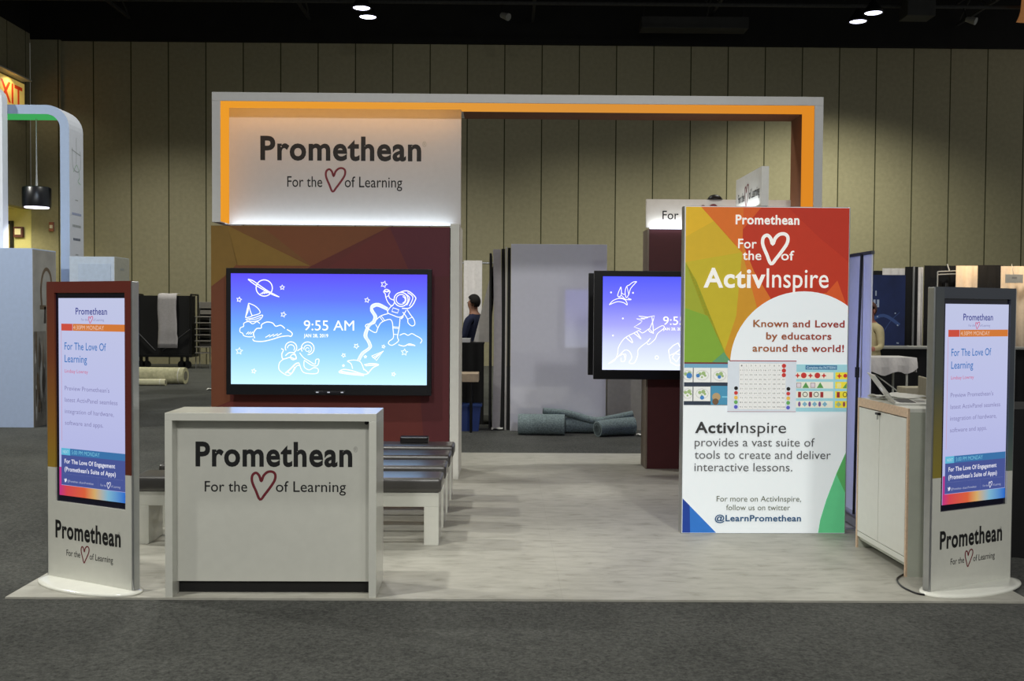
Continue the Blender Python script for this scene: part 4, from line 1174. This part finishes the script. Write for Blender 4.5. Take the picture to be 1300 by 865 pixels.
m = MB(); m.y = 0; frame(m, 0, 0, 0, 0, 1, -1); m.stroke([(-0.15, 4.05), (-0.06, 4.0), (-0.05, 3.85), (-0.16, 3.78)], 0.012, SK, False, True, 0.002)
m.disc(-0.09, 3.55, 0.05, SG, 0.002, 10); m.rect(-0.2, 2.95, -0.04, 3.0, SK, 0.002); m.build('print', t)
t = thing('display_tower', 'small pale blue tower with grey side, partly hidden by the maroon kiosk', 'tower', (-5.43, 14.2, FZ))
m = MB(); m.box(-0.62, 0, 0, 0.55, 0, 2.40, mat('pale_blue_white', (184, 196, 212), 0.6), 0.002); m.build('body', t)
m = MB(); m.box(0.0, 0.006, 0.0, 0.55, 0.0, 2.395, mat('pale_grey_side', (166, 166, 154), 0.6)); sd = m.build('side_panel', t)
m = MB(); m.y = 0; frame(m, 0, 0, 0, 0, 1, -1)
for q in range(5):
    m.rect(0.2 + q * 0.03, 2.22, 0.222 + q * 0.03, 2.25, SK, 0.002)
m.build('side_print', t, (0.006, 0, 0), math.radians(90))
m = MB(); m.box(-0.5, -0.05, -0.004, 0, 1.9, 2.3, mat('pale_blue_inset', (176, 190, 210), 0.5)); m.build('front_inset', t)

# cart, drape, chairs and rolls by the far wall
t = thing('storage_cart', 'black wheeled storage cart against the far wall behind the maroon kiosk', 'cart', (-9.50, 28.6, FZ))
m = MB(); m.box(-0.9, 0.72, 0, 0.7, 0.32, 0.40, DKMETAL, 0.01); m.build('deck', t)
for x in (-0.9, 0.68):
    m = MB(); m.tube([(x + 0.02, 0.02, 0.40), (x + 0.02, 0.02, 2.08)], 0.025, DKMETAL, 8); m.tube([(x + 0.02, 0.68, 0.40), (x + 0.02, 0.68, 2.08)], 0.025, DKMETAL, 8); m.tube([(x + 0.02, 0.02, 2.08), (x + 0.02, 0.68, 2.08)], 0.025, DKMETAL, 8); m.build('end_frame', t)
m = MB()
for k in range(5):
    m.box(-0.84, 0.64, 0.06 + 0.12 * k, 0.14 + 0.12 * k, 0.40, 2.05 - 0.02 * (k % 2), mat('black_panel', (16, 16, 18), 0.7), 0.005)
m.build('stacked_panels', t)['kind'] = 'stuff'
for a, b in (((-0.88, 1.1), (-0.3, 0.5)), ((0.68, 1.1), (-0.1, 0.5))):
    m = MB(); m.tube([(a[0], 0.0, a[1]), (b[0], 0.0, b[1])], 0.02, mat('grey_brace', (52, 52, 56), 0.5), 6); m.build('brace', t)
for x in (-0.72, -0.56, 0.42, 0.58):
    m = MB(); m.tube([(x, 0.05, 0.11), (x, 0.11, 0.11)], 0.11, DKMETAL, 16); m.box(x - 0.03, x + 0.03, 0.03, 0.13, 0.11, 0.33, DKMETAL); m.build('caster', t)
m = MB()
cl = []
for i in range(9):
    for j in range(15):
        u = i / 8; w = j / 14
        x = -0.2 + u * (0.52 if w < .8 else 0.55)
        if w < 0.2:
            cl.append((x, 0.3 - w * 1.7, 2.115 + 0.005 * math.sin(i)))
        else:
            z = 2.1 - (w - 0.2) / 0.8 * 1.52
            cl.append((x + 0.01 * math.sin(j * .8), -0.05 - 0.012 * math.sin(i * 1.7 + j * .5) - (0.015 if z > 0.95 else 0), z))
m.add(cl, [(i * 15 + j, i * 15 + j + 1, (i + 1) * 15 + j + 1, (i + 1) * 15 + j) for i in range(8) for j in range(14)], mat('grey_drape', (176, 172, 176), 0.9, vary=0.06), True)
o = m.build('draped_cloth', None, (-9.50, 28.6, FZ)); s_ = o.modifiers.new('thickness', 'SOLIDIFY'); s_.thickness = 0.012
tag(o, 'pale grey cloth hanging over the front of the black storage cart', 'cloth')
def stack_chair(z, label):
    t = thing('stacking_chair', label, 'chair', (-8.50, 28.7, FZ + z), 0, 'stacked chairs beside the storage cart')
    m = MB(); m.box(-0.22, 0.22, 0, 0.42, 0.42, 0.45, mat('chair_grey', (120, 116, 110), 0.6), 0.01); m.build('seat', t)
    m = MB(); m.box(-0.22, 0.22, 0.40, 0.43, 0.62, 0.86, mat('chair_grey', (120, 116, 110), 0.6), 0.01); m.build('backrest', t)
    for x in (-0.2, 0.2):
        for y in (0.03, 0.40):
            m = MB(); m.tube([(x, y, 0.0), (x, y, 0.44 if y < .1 else 0.86)], 0.013, SILVER, 6); m.build('leg', t)
for k, w_ in enumerate(('lowest', 'second', 'third', 'fourth', 'fifth', 'sixth', 'topmost')):
    stack_chair(0.17 * k, 'grey stacking chair, %s of the stack beside the black cart' % (w_ if k in (0, 6) else w_ + ' from the bottom'))
def roll(name, a, b, r, m_, label, cat='roll', ends=None):
    mm = MB(); mm.tube([a, b], r, m_, 20)
    v = (Vector(b) - Vector(a)).normalized()
    spiral = ends or mat('roll_end', (110, 108, 96), 0.9, vary=0.3, scale=60)
    mm.tube([Vector(b) - v * 0.001, Vector(b) + v * 0.004], r * 0.55, spiral, 16)
    mm.tube([Vector(b) - v * 0.12, Vector(b) - v * 0.10], r * 1.02, mat('roll_tape', (200, 198, 186), 0.4), 20, False)
    return tag(mm.build(name), label, cat)
RLM = mat('cream_carpet_back', (176, 172, 140), 0.85, vary=0.2, scale=14)
roll('carpet_roll', (-8.9, 22.9, FZ + 0.185), (-7.12, 22.75, FZ + 0.185), 0.185, RLM, 'thick cream carpet roll on the dark floor in front of the cart')
roll('cardboard_tube', (-8.7, 22.2, FZ + 0.075), (-7.38, 22.2, FZ + 0.075), 0.075, mat('cream_tube', (190, 186, 156), 0.7), 'thin cream tube lying in front of the thick carpet roll', 'tube')

# ================================================================== BEHIND THE BOOTH
GLW = mat('gloss_white_panel', (212, 213, 224), 0.06, vary=0.015, spec=0.9, coat=1.0, coat_rough=0.02)
m = MB(); m.box(0.09, 1.43, 14.2, 14.26, FZ, 2.605, GLW, 0.003)
tag(m.build('wall_panel'), 'big glossy white panel standing behind the booth with a reflected glow', 'panel', 'spare wall panels behind the booth')
def slab(x0, x1, y0, y1, h, m_, label, bow=0.0):
    mm = MB()
    n = 10
    L_, R_ = [], []
    for k in range(n + 1):
        z = h * k / n
        d = bow * math.sin(math.pi * k / n)
        L_.append((x0 + d, z)); R_.append((x1 + d, z))
    mm.prism([(a, b + FZ) for a, b in R_] + [(a, b + FZ) for a, b in L_[::-1]], y0, y1, m_)
    tag(mm.build('wall_panel'), label, 'panel', 'spare wall panels behind the booth')
PBK = mat('panel_black_edge', (20, 20, 22), 0.6)
slab(0.045, 0.085, 14.32, 15.4, 2.57, PBK, 'black edged panel right beside the big glossy white panel')
slab(0.012, 0.036, 14.3, 15.4, 2.58, mat('panel_pale', (176, 172, 168), 0.6), 'thin pale panel between the two black edged panels')
slab(-0.045, 0.004, 14.4, 15.4, 2.56, PBK, 'black edged panel between the thin pale and the thick grey panel', 0.01)
slab(-0.165, -0.055, 14.35, 15.3, 2.55, mat('panel_grey', (168, 164, 166), 0.7), 'thick grey padded panel with slightly bowed side in the stack', 0.02)
slab(-0.215, -0.185, 14.45, 15.4, 2.5, PBK, 'outermost black edged panel of the stack beside the far person')
m = MB(); m.box(1.46, 1.95, 14.32, 14.9, FZ, 1.62, mat('cream_crate', (196, 192, 178), 0.7), 0.005)
tag(m.build('crate'), 'cream crate standing beside the big glossy panel under the dinosaur screen', 'crate')
FELT = mat('teal_grey_felt', (112, 126, 128), 1.0, vary=0.35, scale=55, bump=0.4)
def felt_roll(label, pts, r, flat=1.0):
    mm = MB()
    P = smooth_path(pts, False, 5)
    rs = r if isinstance(r, (int, float)) else [r[0] + (r[1] - r[0]) * k / (len(P) - 1) for k in range(len(P))]
    mm.tube(P, rs, FELT, 20)
    a = Vector(P[0]); b = Vector(P[1]); v = (b - a).normalized()
    r0 = rs if isinstance(rs, (int, float)) else rs[0]
    for q in (0.35, 0.6, 0.82):
        mm.tube([a - v * 0.006, a + v * 0.002], r0 * q, mat('felt_dark', (70, 80, 82), 1.0) if q != 0.6 else FELT, 16)
    tag(mm.build('felt_roll'), label, 'roll', 'teal grey felt rolls behind the booth')
felt_roll('fat teal grey felt roll lying against the glossy white panel', [(0.83, 13.75, FZ + 0.142), (0.5, 13.78, FZ + 0.142), (0.2, 13.8, FZ + 0.142)], 0.142)
felt_roll('thin teal grey felt roll sagging across the other two rolls', [(0.545, 13.93, 0.30), (0.9, 13.95, 0.26), (1.25, 13.93, 0.17), (1.5, 13.93, 0.20), (1.78, 13.95, 0.255)], [0.045, 0.055])
felt_roll('short folded teal grey felt roll nearest the maroon column', [(1.26, 13.6, FZ + 0.105), (1.5, 13.72, FZ + 0.12), (1.77, 13.8, FZ + 0.125)], [0.105, 0.125])
felt_roll('dark shaded teal grey felt roll underneath the sagging thin roll', [(1.3, 14.02, FZ + 0.11), (1.0, 14.02, FZ + 0.11), (0.84, 14.0, FZ + 0.11)], 0.11)
def scrap(x, y, label, s=0.1):
    mm = MB()
    P = [(i * s / 3, j * s / 3, 0.004 + 0.035 * abs(math.sin(i * 1.9 + j * 2.3 + x))) for i in range(4) for j in range(4)]
    mm.add(P, [(i * 4 + j, i * 4 + j + 1, (i + 1) * 4 + j + 1, (i + 1) * 4 + j) for i in range(3) for j in range(3)], PAPER)
    o = mm.build('paper_scrap', None, (x, y, FZ)); q = o.modifiers.new('thickness', 'SOLIDIFY'); q.thickness = 0.002
    tag(o, label, 'paper')
scrap(-0.17, 14.22, 'white paper scrap on the floor at the foot of the panel stack', 0.16)
scrap(1.80, 13.62, 'white paper scrap on the floor beside the short felt roll', 0.10)
scrap(-6.15, 21.0, 'white scrap on the dark floor beside the carpet roll', 0.2)

# work area with a person, far behind
t = thing('draped_table', 'high black draped table in front of the far person in navy', 'table', (-0.78, 15.0, FZ))
m = MB(); m.box(-0.75, 0.48, 0, 0.7, 1.18, 1.21, BLACKC, 0.005); m.build('tabletop', t)
m = MB(); n_ = 40
vs_ = []
for k in range(n_ + 1):
    x = -0.75 + 1.23 * k / n_
    vs_ += [(x, -0.01 - 0.012 * math.sin(k * 1.3), 0.0), (x, -0.005, 1.2)]
m.add(vs_, [(2 * k, 2 * k + 2, 2 * k + 3, 2 * k + 1) for k in range(n_)], BLACKC, True); m.box(-0.74, 0.47, 0.01, 0.69, 0.0, 1.18, BLACKC); m.build('skirt', t)
m = MB(); m.box(-0.35, 0.0, 0.0, 0.30, 0, 0.06, mat('white_box', (196, 196, 200), 0.5), 0.005)
tag(m.build('white_tray', None, (-0.50, 15.05, FZ + 1.21)), 'flat white tray on the high black table before the far person', 'tray')
def skin_body(name, parent, verts, edges, radii, root, zones, default):
    me = bpy.data.meshes.new(name)
    me.from_pydata(verts, edges, [])
    ob = bpy.data.objects.new(name, me); COL.objects.link(ob)
    sk = ob.modifiers.new('s', 'SKIN'); sk.use_smooth_shade = True
    for i, r in enumerate(radii):
        sv = me.skin_vertices[0].data[i]
        sv.radius = r if isinstance(r, tuple) else (r, r)
        sv.use_root = (i == root)
    ss = ob.modifiers.new('u', 'SUBSURF'); ss.levels = 2; ss.render_levels = 2
    dg = bpy.context.evaluated_depsgraph_get()
    m2 = bpy.data.meshes.new_from_object(ob.evaluated_get(dg))
    bpy.data.objects.remove(ob)
    o = bpy.data.objects.new(name, m2); COL.objects.link(o); o.parent = parent
    mats = [default] + [z[1] for z in zones]
    m2.materials.clear()
    for q in mats:
        m2.materials.append(q)
    for p in m2.polygons:
        c = p.center
        p.material_index = 0
        for i, (fn, _) in enumerate(zones):
            if fn(c):
                p.material_index = i + 1
        p.use_smooth = True
    return o
def make_person(label, loc, rotz, shirt, pants, hairm, skin, scale=1.0, reach=True):
    """faces local -y; arms bent forward over the table"""
    t = thing('person', label, 'person', loc, rotz)
    V = [(0, 0, 0.98), (0, 0.0, 1.15), (0, 0.015, 1.34), (0, 0.01, 1.47), (0, -0.005, 1.545), (0, -0.02, 1.61), (0, -0.025, 1.68), (0, -0.015, 1.75)]
    R = [(0.155, 0.115), (0.15, 0.11), (0.17, 0.115), (0.10, 0.075), 0.055, (0.062, 0.07), (0.075, 0.092), (0.062, 0.075)]
    E_ = [(i, i + 1) for i in range(7)]
    def chain(start, pts, rad):
        prev = start
        for p, r in zip(pts, rad):
            V.append(p); R.append(r); E_.append((prev, len(V) - 1)); prev = len(V) - 1
        return prev
    for s in (-1, 1):
        chain(0, [(s * 0.10, 0.0, 0.90), (s * 0.11, -0.01, 0.50), (s * 0.115, 0.02, 0.10), (s * 0.12, -0.10, 0.045), (s * 0.125, -0.17, 0.035)], [0.09, 0.062, 0.042, 0.04, 0.03])
        w = chain(3, [(s * 0.16, 0.01, 1.43), (s * 0.21, -0.02, 1.16 + 0.02), (s * 0.19, -0.24, 1.15), (s * 0.185, -0.31, 1.155)], [0.065, 0.045, 0.03, 0.028])
        for k, (dx, ln_) in enumerate(((-0.026, 0.075), (-0.009, 0.085), (0.009, 0.08), (0.026, 0.065))):
            x = s * 0.185 + dx
            chain(w, [(x, -0.355, 1.15), (x, -0.355 - ln_ * .55, 1.14), (x, -0.355 - ln_, 1.12)], [0.010, 0.009, 0.008])
        chain(w, [(s * 0.185 - s * 0.035, -0.335, 1.14), (s * 0.185 - s * 0.05, -0.365, 1.125)], [0.011, 0.009])
    chain(6, [(0, -0.118, 1.665)], [0.014])
    zones = [(lambda c: c.z < 0.99, pants), (lambda c: 0.99 <= c.z < 1.525 and c.y > -0.16, shirt), (lambda c: c.z < 0.10, BLACK)]
    b = skin_body('body', t, V, E_, R, 0, zones, skin)
    h = MB(); prof = []
    bmh = bmesh.new(); bmesh.ops.create_uvsphere(bmh, u_segments=20, v_segments=12, radius=1)
    for v in list(bmh.verts):
        if v.co.z < -0.8 or (v.co.y < -0.3 and v.co.z < 0.45) or (abs(v.co.x) > 0.75 and v.co.z < -0.3):
            bmh.verts.remove(v)
    for v in bmh.verts:
        v.co = Vector((v.co.x * 0.088, v.co.y * 0.108 - 0.010, v.co.z * 0.112 + 1.708))
    h.bm(bmh, hairm, True); ho = h.build('hair', t)
    q = ho.modifiers.new('thickness', 'SOLIDIFY'); q.thickness = 0.008
    fa = MB()
    for s in (-1, 1):
        fa.lathe([(0.004, -0.006), (0.009, 0.0), (0.004, 0.006)], BLACK, 10, 1, .5, (s * 0.032, -0.108, 1.69))
    fa.box(-0.024, 0.024, -0.098, -0.088, 1.618, 1.626, mat('lip', (140, 80, 72), 0.5), 0.002); fa.build('face', t)
    ea = MB()
    for s in (-1, 1):
        ea.lathe([(0.006, -0.03), (0.016, -0.01), (0.018, 0.01), (0.008, 0.03)], skin, 10, 0.6, 1, (s * 0.078, -0.01, 1.68))
    ea.build('ear', t)
    t.scale = (scale,) * 3
    return t
NAVYS = mat('navy_shirt', (30, 36, 62), 0.9); DKP = mat('dark_trousers', (34, 34, 40), 0.9); HAIR = mat('black_hair', (24, 20, 18), 0.8)
make_person('person with short dark hair and navy shirt working at the far table', (-0.47, 16.0, FZ), math.radians(-128), NAVYS, DKP, HAIR, mat('skin_tan', (150, 108, 88), 0.6), 1.07)
m = MB()
for k in range(24):
    pass
def pleat(name, x0, x1, y, z0, z1, m_, label, cat, group=None, n=None, amp=0.025, ang=0.0):
    mm = MB()
    n = n or max(8, int((x1 - x0) * 40))
    vs_ = []
    for k in range(n + 1):
        x = (x1 - x0) * k / n
        d = amp * math.sin(k * 1.15) + amp * 0.4 * math.sin(k * 0.37)
        vs_ += [(x, d, z0), (x, d * 0.55, z1)]
    mm.add(vs_, [(2 * k, 2 * k + 2, 2 * k + 3, 2 * k + 1) for k in range(n)], m_, True)
    o = mm.build(name, None, (x0, y, FZ), ang)
    q = o.modifiers.new('thickness', 'SOLIDIFY'); q.thickness = 0.006
    return tag(o, label, cat, group)
WDR = mat('white_drape', (206, 202, 200), 0.85, vary=0.06); WARM = mat('warm_white_drape', (220, 200, 176), 0.85, vary=0.05)
pleat('drape', -0.76, -0.42, 19.0, 0, 2.62, WDR, 'white pleated drape hanging behind the far person', 'drape')
m = MB()
for x in (-1.04, -0.84):
    m.tube([(x, 19.4, FZ), (x, 19.4, 2.6)], 0.035, DKMETAL, 8)
m.tube([(-1.4, 19.4, 2.58), (-0.2, 19.4, 2.58)], 0.02, SILVER, 8)
tag(m.build('drape_support'), 'black upright posts with top rail behind the far person', 'support')
m = MB(); m.prism([(0, 0), (0.24, 0), (0.36, 1.25), (0.31, 1.25)], 0, 0.03, WDR)
tag(m.build('leaning_board', None, (-0.46, 15.3, 1.20)), 'white board leaning upright on the black table behind the person in navy', 'board')
t = thing('work_lamp', 'small white desk light facing the far person in navy', 'lamp', (-0.84, 15.4, FZ + 1.21))
m = MB(); m.lathe([(0.08, 0), (0.08, 0.015), (0.015, 0.02)], WHITE, 16); m.build('base', t)
m = MB(); m.tube([(0, 0, 0.02), (0, 0, 0.45), (0.05, 0, 0.58)], 0.012, WHITE, 8); m.build('stem', t)
m = MB(); m.box(-0.03, 0.16, -0.06, 0.06, 0.57, 0.60, WHITE, 0.004, mtx=Matrix.Translation((0.05, 0, 0.6)) @ Matrix.Rotation(math.radians(40), 4, 'Y') @ Matrix.Translation((-0.05, 0, -0.6))); m.build('lamp_head', t)
t = thing('low_table', 'beige topped low table with its end just past the white end panel', 'table', (-0.95, 13.95, FZ))
m = MB(); m.box(-0.45, 0.60, 0, 0.5, 0.70, 0.815, mat('beige_wood', (176, 158, 136), 0.6, vary=0.1), 0.005); m.build('tabletop', t)
for x in (-0.42, 0.5):
    for y in (0.03, 0.45):
        m = MB(); m.tube([(x, y, 0), (x, y, 0.70)], 0.02, DKMETAL, 8); m.build('leg', t)
BLB = mat('blue_plastic', (38, 60, 122), 0.5)
t = thing('storage_bin', 'blue storage bin on the dark floor under the beige topped table', 'bin', (-0.55, 14.14, FZ))
m = MB(); m.prism([(-0.20, 0), (0.20, 0), (0.23, 0.34), (-0.23, 0.34)], 0, 0.26, BLB); m.build('body', t)
m = MB(); m.box(-0.245, 0.245, -0.015, 0.275, 0.34, 0.375, mat('blue_plastic_lid', (46, 72, 136), 0.5), 0.006); m.build('lid', t)

# ================================================================== FAR RIGHT BOOTHS
DG_ = 'black and white pipe and drape panels of the far booths'
for x0, x1, y, h_, m_, l_ in (
        (5.7, 6.75, 18.0, 2.44, BLACKC, 'black drape behind the dark blue banner, next to the pale banner film'),
        (6.67, 7.06, 17.9, 2.48, WDR, 'white drape showing just above the dark blue banner'),
        (6.99, 7.25, 17.7, 2.50, BLACKC, 'narrow black drape between the blue banner and the thin white drape strip'),
        (7.10, 7.18, 17.4, 2.48, WDR, 'thin white drape strip between two black drapes'),
        (7.12, 7.68, 17.2, 2.50, BLACKC, 'black drape with the wire shelf hanging before it'),
        (7.57, 7.95, 17.0, 2.49, WARM, 'warm lit white drape just above the slate kiosk'),
        (7.89, 8.30, 16.9, 2.50, BLACKC, 'black drape between the two warm lit white drapes'),
        (8.13, 9.3, 16.6, 2.47, WARM, 'wide warm lit white drape behind the grey placard')):
    pleat('drape', x0, x1, y, 0, h_, m_, l_, 'drape', DG_, None, 0.025)
t = thing('drape_upright', 'thin silver drape upright standing before the narrow black drape', 'pole', (7.08, 17.55, FZ))
m = MB(); m.tube([(0, 0, 0), (0, 0, 2.5)], 0.018, SILVER, 8); m.build('post', t)
m = MB(); m.lathe([(0.16, 0), (0.16, 0.01)], DKMETAL, 16); m.build('base_plate', t)
t = thing('skirted_counter', 'long black skirted counter with a grey slab below the far drapes', 'counter', (5.4, 15.2, FZ))
m = MB(); m.box(0, 4.2, 0, 0.5, 1.15, 1.185, mat('grey_counter', (150, 150, 146), 0.6), 0.005); m.build('slab', t)
m = MB(); vs_ = []
for k in range(121):
    x = 4.2 * k / 120
    vs_ += [(x, 0.02 - 0.015 * math.sin(k * 1.3), 0.0), (x, 0.03, 1.15)]
m.add(vs_, [(2 * k, 2 * k + 2, 2 * k + 3, 2 * k + 1) for k in range(120)], BLACKC, True); m.box(0.02, 4.18, 0.06, 0.48, 0, 1.15, BLACKC); m.build('skirt', t)
t = thing('placard', 'grey placard hanging on the wide warm lit white drape', 'placard', (8.28, 16.5, 2.25))
m = MB(); m.box(-0.13, 0.15, -0.02, 0, -0.07, 0.07, mat('placard_grey', (186, 186, 182), 0.5), 0.003); m.build('board', t)
m = MB(); m.box(-0.03, 0.05, -0.022, -0.02, 0.0, 0.03, mat('placard_mark', (150, 150, 150), 0.6)); m.build('print', t)
m = MB(); m.tube([(0, 0.0, 0.07), (0, 0.06, 0.24)], 0.004, SILVER, 6); m.build('hook', t)
area('far_booth_light', (7.75, 16.75, 2.8), (math.radians(30), 0, 0), 0.4, 0.1, 2.6, (1, 0.72, 0.42))
area('far_booth_light', (8.6, 16.3, 2.8), (math.radians(30), 0, 0), 0.9, 0.1, 4, (1, 0.76, 0.48))
t = thing('wire_shelf', 'small white wire shelf hanging on the black drape above the slate kiosk', 'shelf', (7.50, 17.1, 1.85))
m = MB()
for a, b in (((-0.20, 0, 0.53), (0.22, 0, 0.55)), ((-0.20, 0, 0.53), (-0.20, 0, 0.0)), ((0.20, 0, 0.55), (0.06, 0, 0.1)), ((-0.20, 0, 0.48), (0.22, 0, 0.50)), ((0.0, 0, 0.54), (0.0, 0.09, 0.66))):
    m.tube([a, b], 0.012, mat('white_wire', (190, 190, 186), 0.5), 6)
m.build('bracket', t)
m = MB(); m.tube([(-0.06, 0, 0.12), (-0.06, 0, 0.34)], [0.05, 0.035], BLACKP, 10); m.build('hanging_tool', t)
t = thing('blue_banner', 'dark blue backdrop banner with small white lettering behind the white table', 'banner', (6.04, 16.0, FZ))
NB = mat('navy_banner', (27, 42, 88), 0.6, vary=0.25, scale=3)
m = MB(); m.box(-0.9, 0.285, 0, 0.02, 0.9, 2.29, NB); pn = m.build('printed_face', t)
m = MB(); m.y = 0; frame(m, 0, 0, 0, 0, 1, -1)
LBL = mat('banner_pale_print', (170, 182, 205), 0.6)
for k in range(12):
    x = -0.80 + k * 0.058
    m.rect(x, 1.74 + 0.02 * (k % 3), x + 0.035, 1.90, LBL, 0.002)
m.rect(-0.19, 1.96, -0.17, 2.04, LBL, 0.002)
for k in range(9):
    m.disc(-0.4 + 0.6 * random.random(), 1.1 + 0.8 * random.random(), 0.012, LBL, 0.002, 8)
m.stroke([(-0.1, 1.3), (0.05, 1.55), (0.2, 1.7)], 0.01, mat('banner_mid_blue', (60, 84, 140), 0.6), False, True, 0.002); m.stroke([(-0.3, 1.55), (-0.05, 1.65), (0.2, 1.5)], 0.05, mat('banner_mid_blue', (60, 84, 140), 0.6), False, True, 0.0015)
m.build('print', pn)
for x in (-0.85, 0.24):
    m = MB(); m.tube([(x, 0.05, 0), (x, 0.05, 2.29)], 0.015, SILVER, 8); m.build('post', t)
make_person('person in beige shirt and dark trousers before the dark blue banner', (5.2, 14.4, FZ), math.radians(-60), mat('beige_shirt', (180, 168, 130), 0.9), DKP, mat('brown_hair', (90, 60, 48), 0.8), mat('skin_red', (160, 104, 88), 0.6), 1.02)
t = thing('folding_table', 'tall white folding table with a white cloth behind the cabinet', 'table', (4.98, 13.5, FZ))
m = MB(); m.box(-0.75, 0.50, 0, 0.6, 1.05, 1.08, WHITE, 0.01); m.build('tabletop', t)
for x in (-0.6, 0.42):
    for y in (0.06, 0.54):
        m = MB(); m.tube([(x, y, 0), (x, y, 1.05)], 0.016, mat('white_tube', (200, 200, 190), 0.4), 8); m.build('leg', t)
m = MB(); m.tube([(-0.6, 0.06, 0.55), (-0.15, 0.06, 0.86), (0.0, 0.06, 0.86), (0.42, 0.06, 0.55)], 0.01, mat('white_tube', (200, 200, 190), 0.4), 8); m.build('brace', t)
m = MB(); nx, nn2 = 24, 6
vs_ = []
for k in range(nx + 1):
    x = -0.77 + 1.29 * k / nx
    drop = 0.20 + 0.03 * math.sin(k * .9) - (0.0 if k < nx - 3 else 0.03 * (k - nx + 3))
    vs_ += [(x, 0.62, 1.088), (x, -0.012, 1.09), (x, -0.03 - 0.012 * math.sin(k * 1.4), 1.08 - drop * .5), (x, -0.035 - 0.02 * math.sin(k * 1.4), 1.08 - drop)]
m.add(vs_, [(4 * k + j, 4 * k + 4 + j, 4 * k + 5 + j, 4 * k + 1 + j) for k in range(nx) for j in range(3)], WDR, False)
e0 = [(0.52, 0.62, 1.088), (0.52, -0.012, 1.09), (0.53, 0.0, 0.9), (0.53, 0.6, 0.9)]
m.add(e0, [(0, 1, 2, 3)], WDR)
o = m.build('tablecloth', None, (4.98, 13.5, FZ)); q = o.modifiers.new('thickness', 'SOLIDIFY'); q.thickness = 0.006
tag(o, 'short white cloth draped over the tall folding table', 'tablecloth')
BEI = mat('beige_plastic', (176, 168, 146), 0.6)
t = thing('folding_chair', 'beige chair half hidden by the slate kiosk, behind the laptop', 'chair', (4.86, 11.2, FZ), math.radians(80))
m = MB(); m.box(-0.21, 0.21, -0.2, 0.2, 0.43, 0.46, BEI, 0.01); m.build('seat', t)
m = MB(); m.box(-0.21, 0.21, 0.19, 0.215, 0.55, 0.98, BEI, 0.01); m.build('backrest', t)
for x in (-0.19, 0.19):
    for y in (-0.18, 0.2):
        m = MB(); m.tube([(x, y, 0), (x, y, 0.43 if y < 0 else 0.95)], 0.014, BEI, 8); m.build('leg', t)
m = MB(); m.box(-0.12, 0.2, -0.02, 0.28, 0.0, 0.24, BEI, 0.01)
tag(m.build('carton', None, (5.24, 12.9, FZ + 0.5)), 'beige carton under the tall folding table', 'carton')
m = MB(); m.box(-0.25, 0.35, -0.2, 0.32, 0.0, 0.5, BLACKC, 0.01)
tag(m.build('black_case', None, (5.24, 12.9, FZ)), 'black case under the beige carton beside the folding table', 'case')
# black draped table at the frame edge
t = thing('draped_table', 'black draped table at the picture edge beyond the slate kiosk', 'table', (3.55, 6.95, FZ))
m = MB(); m.box(-0.12, 1.5, 0, 0.6, 1.0, 1.03, BLACKC, 0.005); m.build('tabletop', t)
m = MB(); vs_ = []
for k in range(61):
    x = -0.12 + 1.62 * k / 60
    vs_ += [(x, -0.01 - 0.018 * math.sin(k * 1.2), 0.0), (x, 0.0, 1.02)]
for k in range(31):
    y = 0.6 * k / 30
    vs_ += [(-0.13 - 0.018 * math.sin(k * 1.2), y, 0.0), (-0.12, y, 1.02)]
m.add(vs_, [(2 * k, 2 * k + 2, 2 * k + 3, 2 * k + 1) for k in range(60)] + [(122 + 2 * k, 124 + 2 * k, 125 + 2 * k, 123 + 2 * k) for k in range(30)], BLACKC, True); m.build('skirt', t)
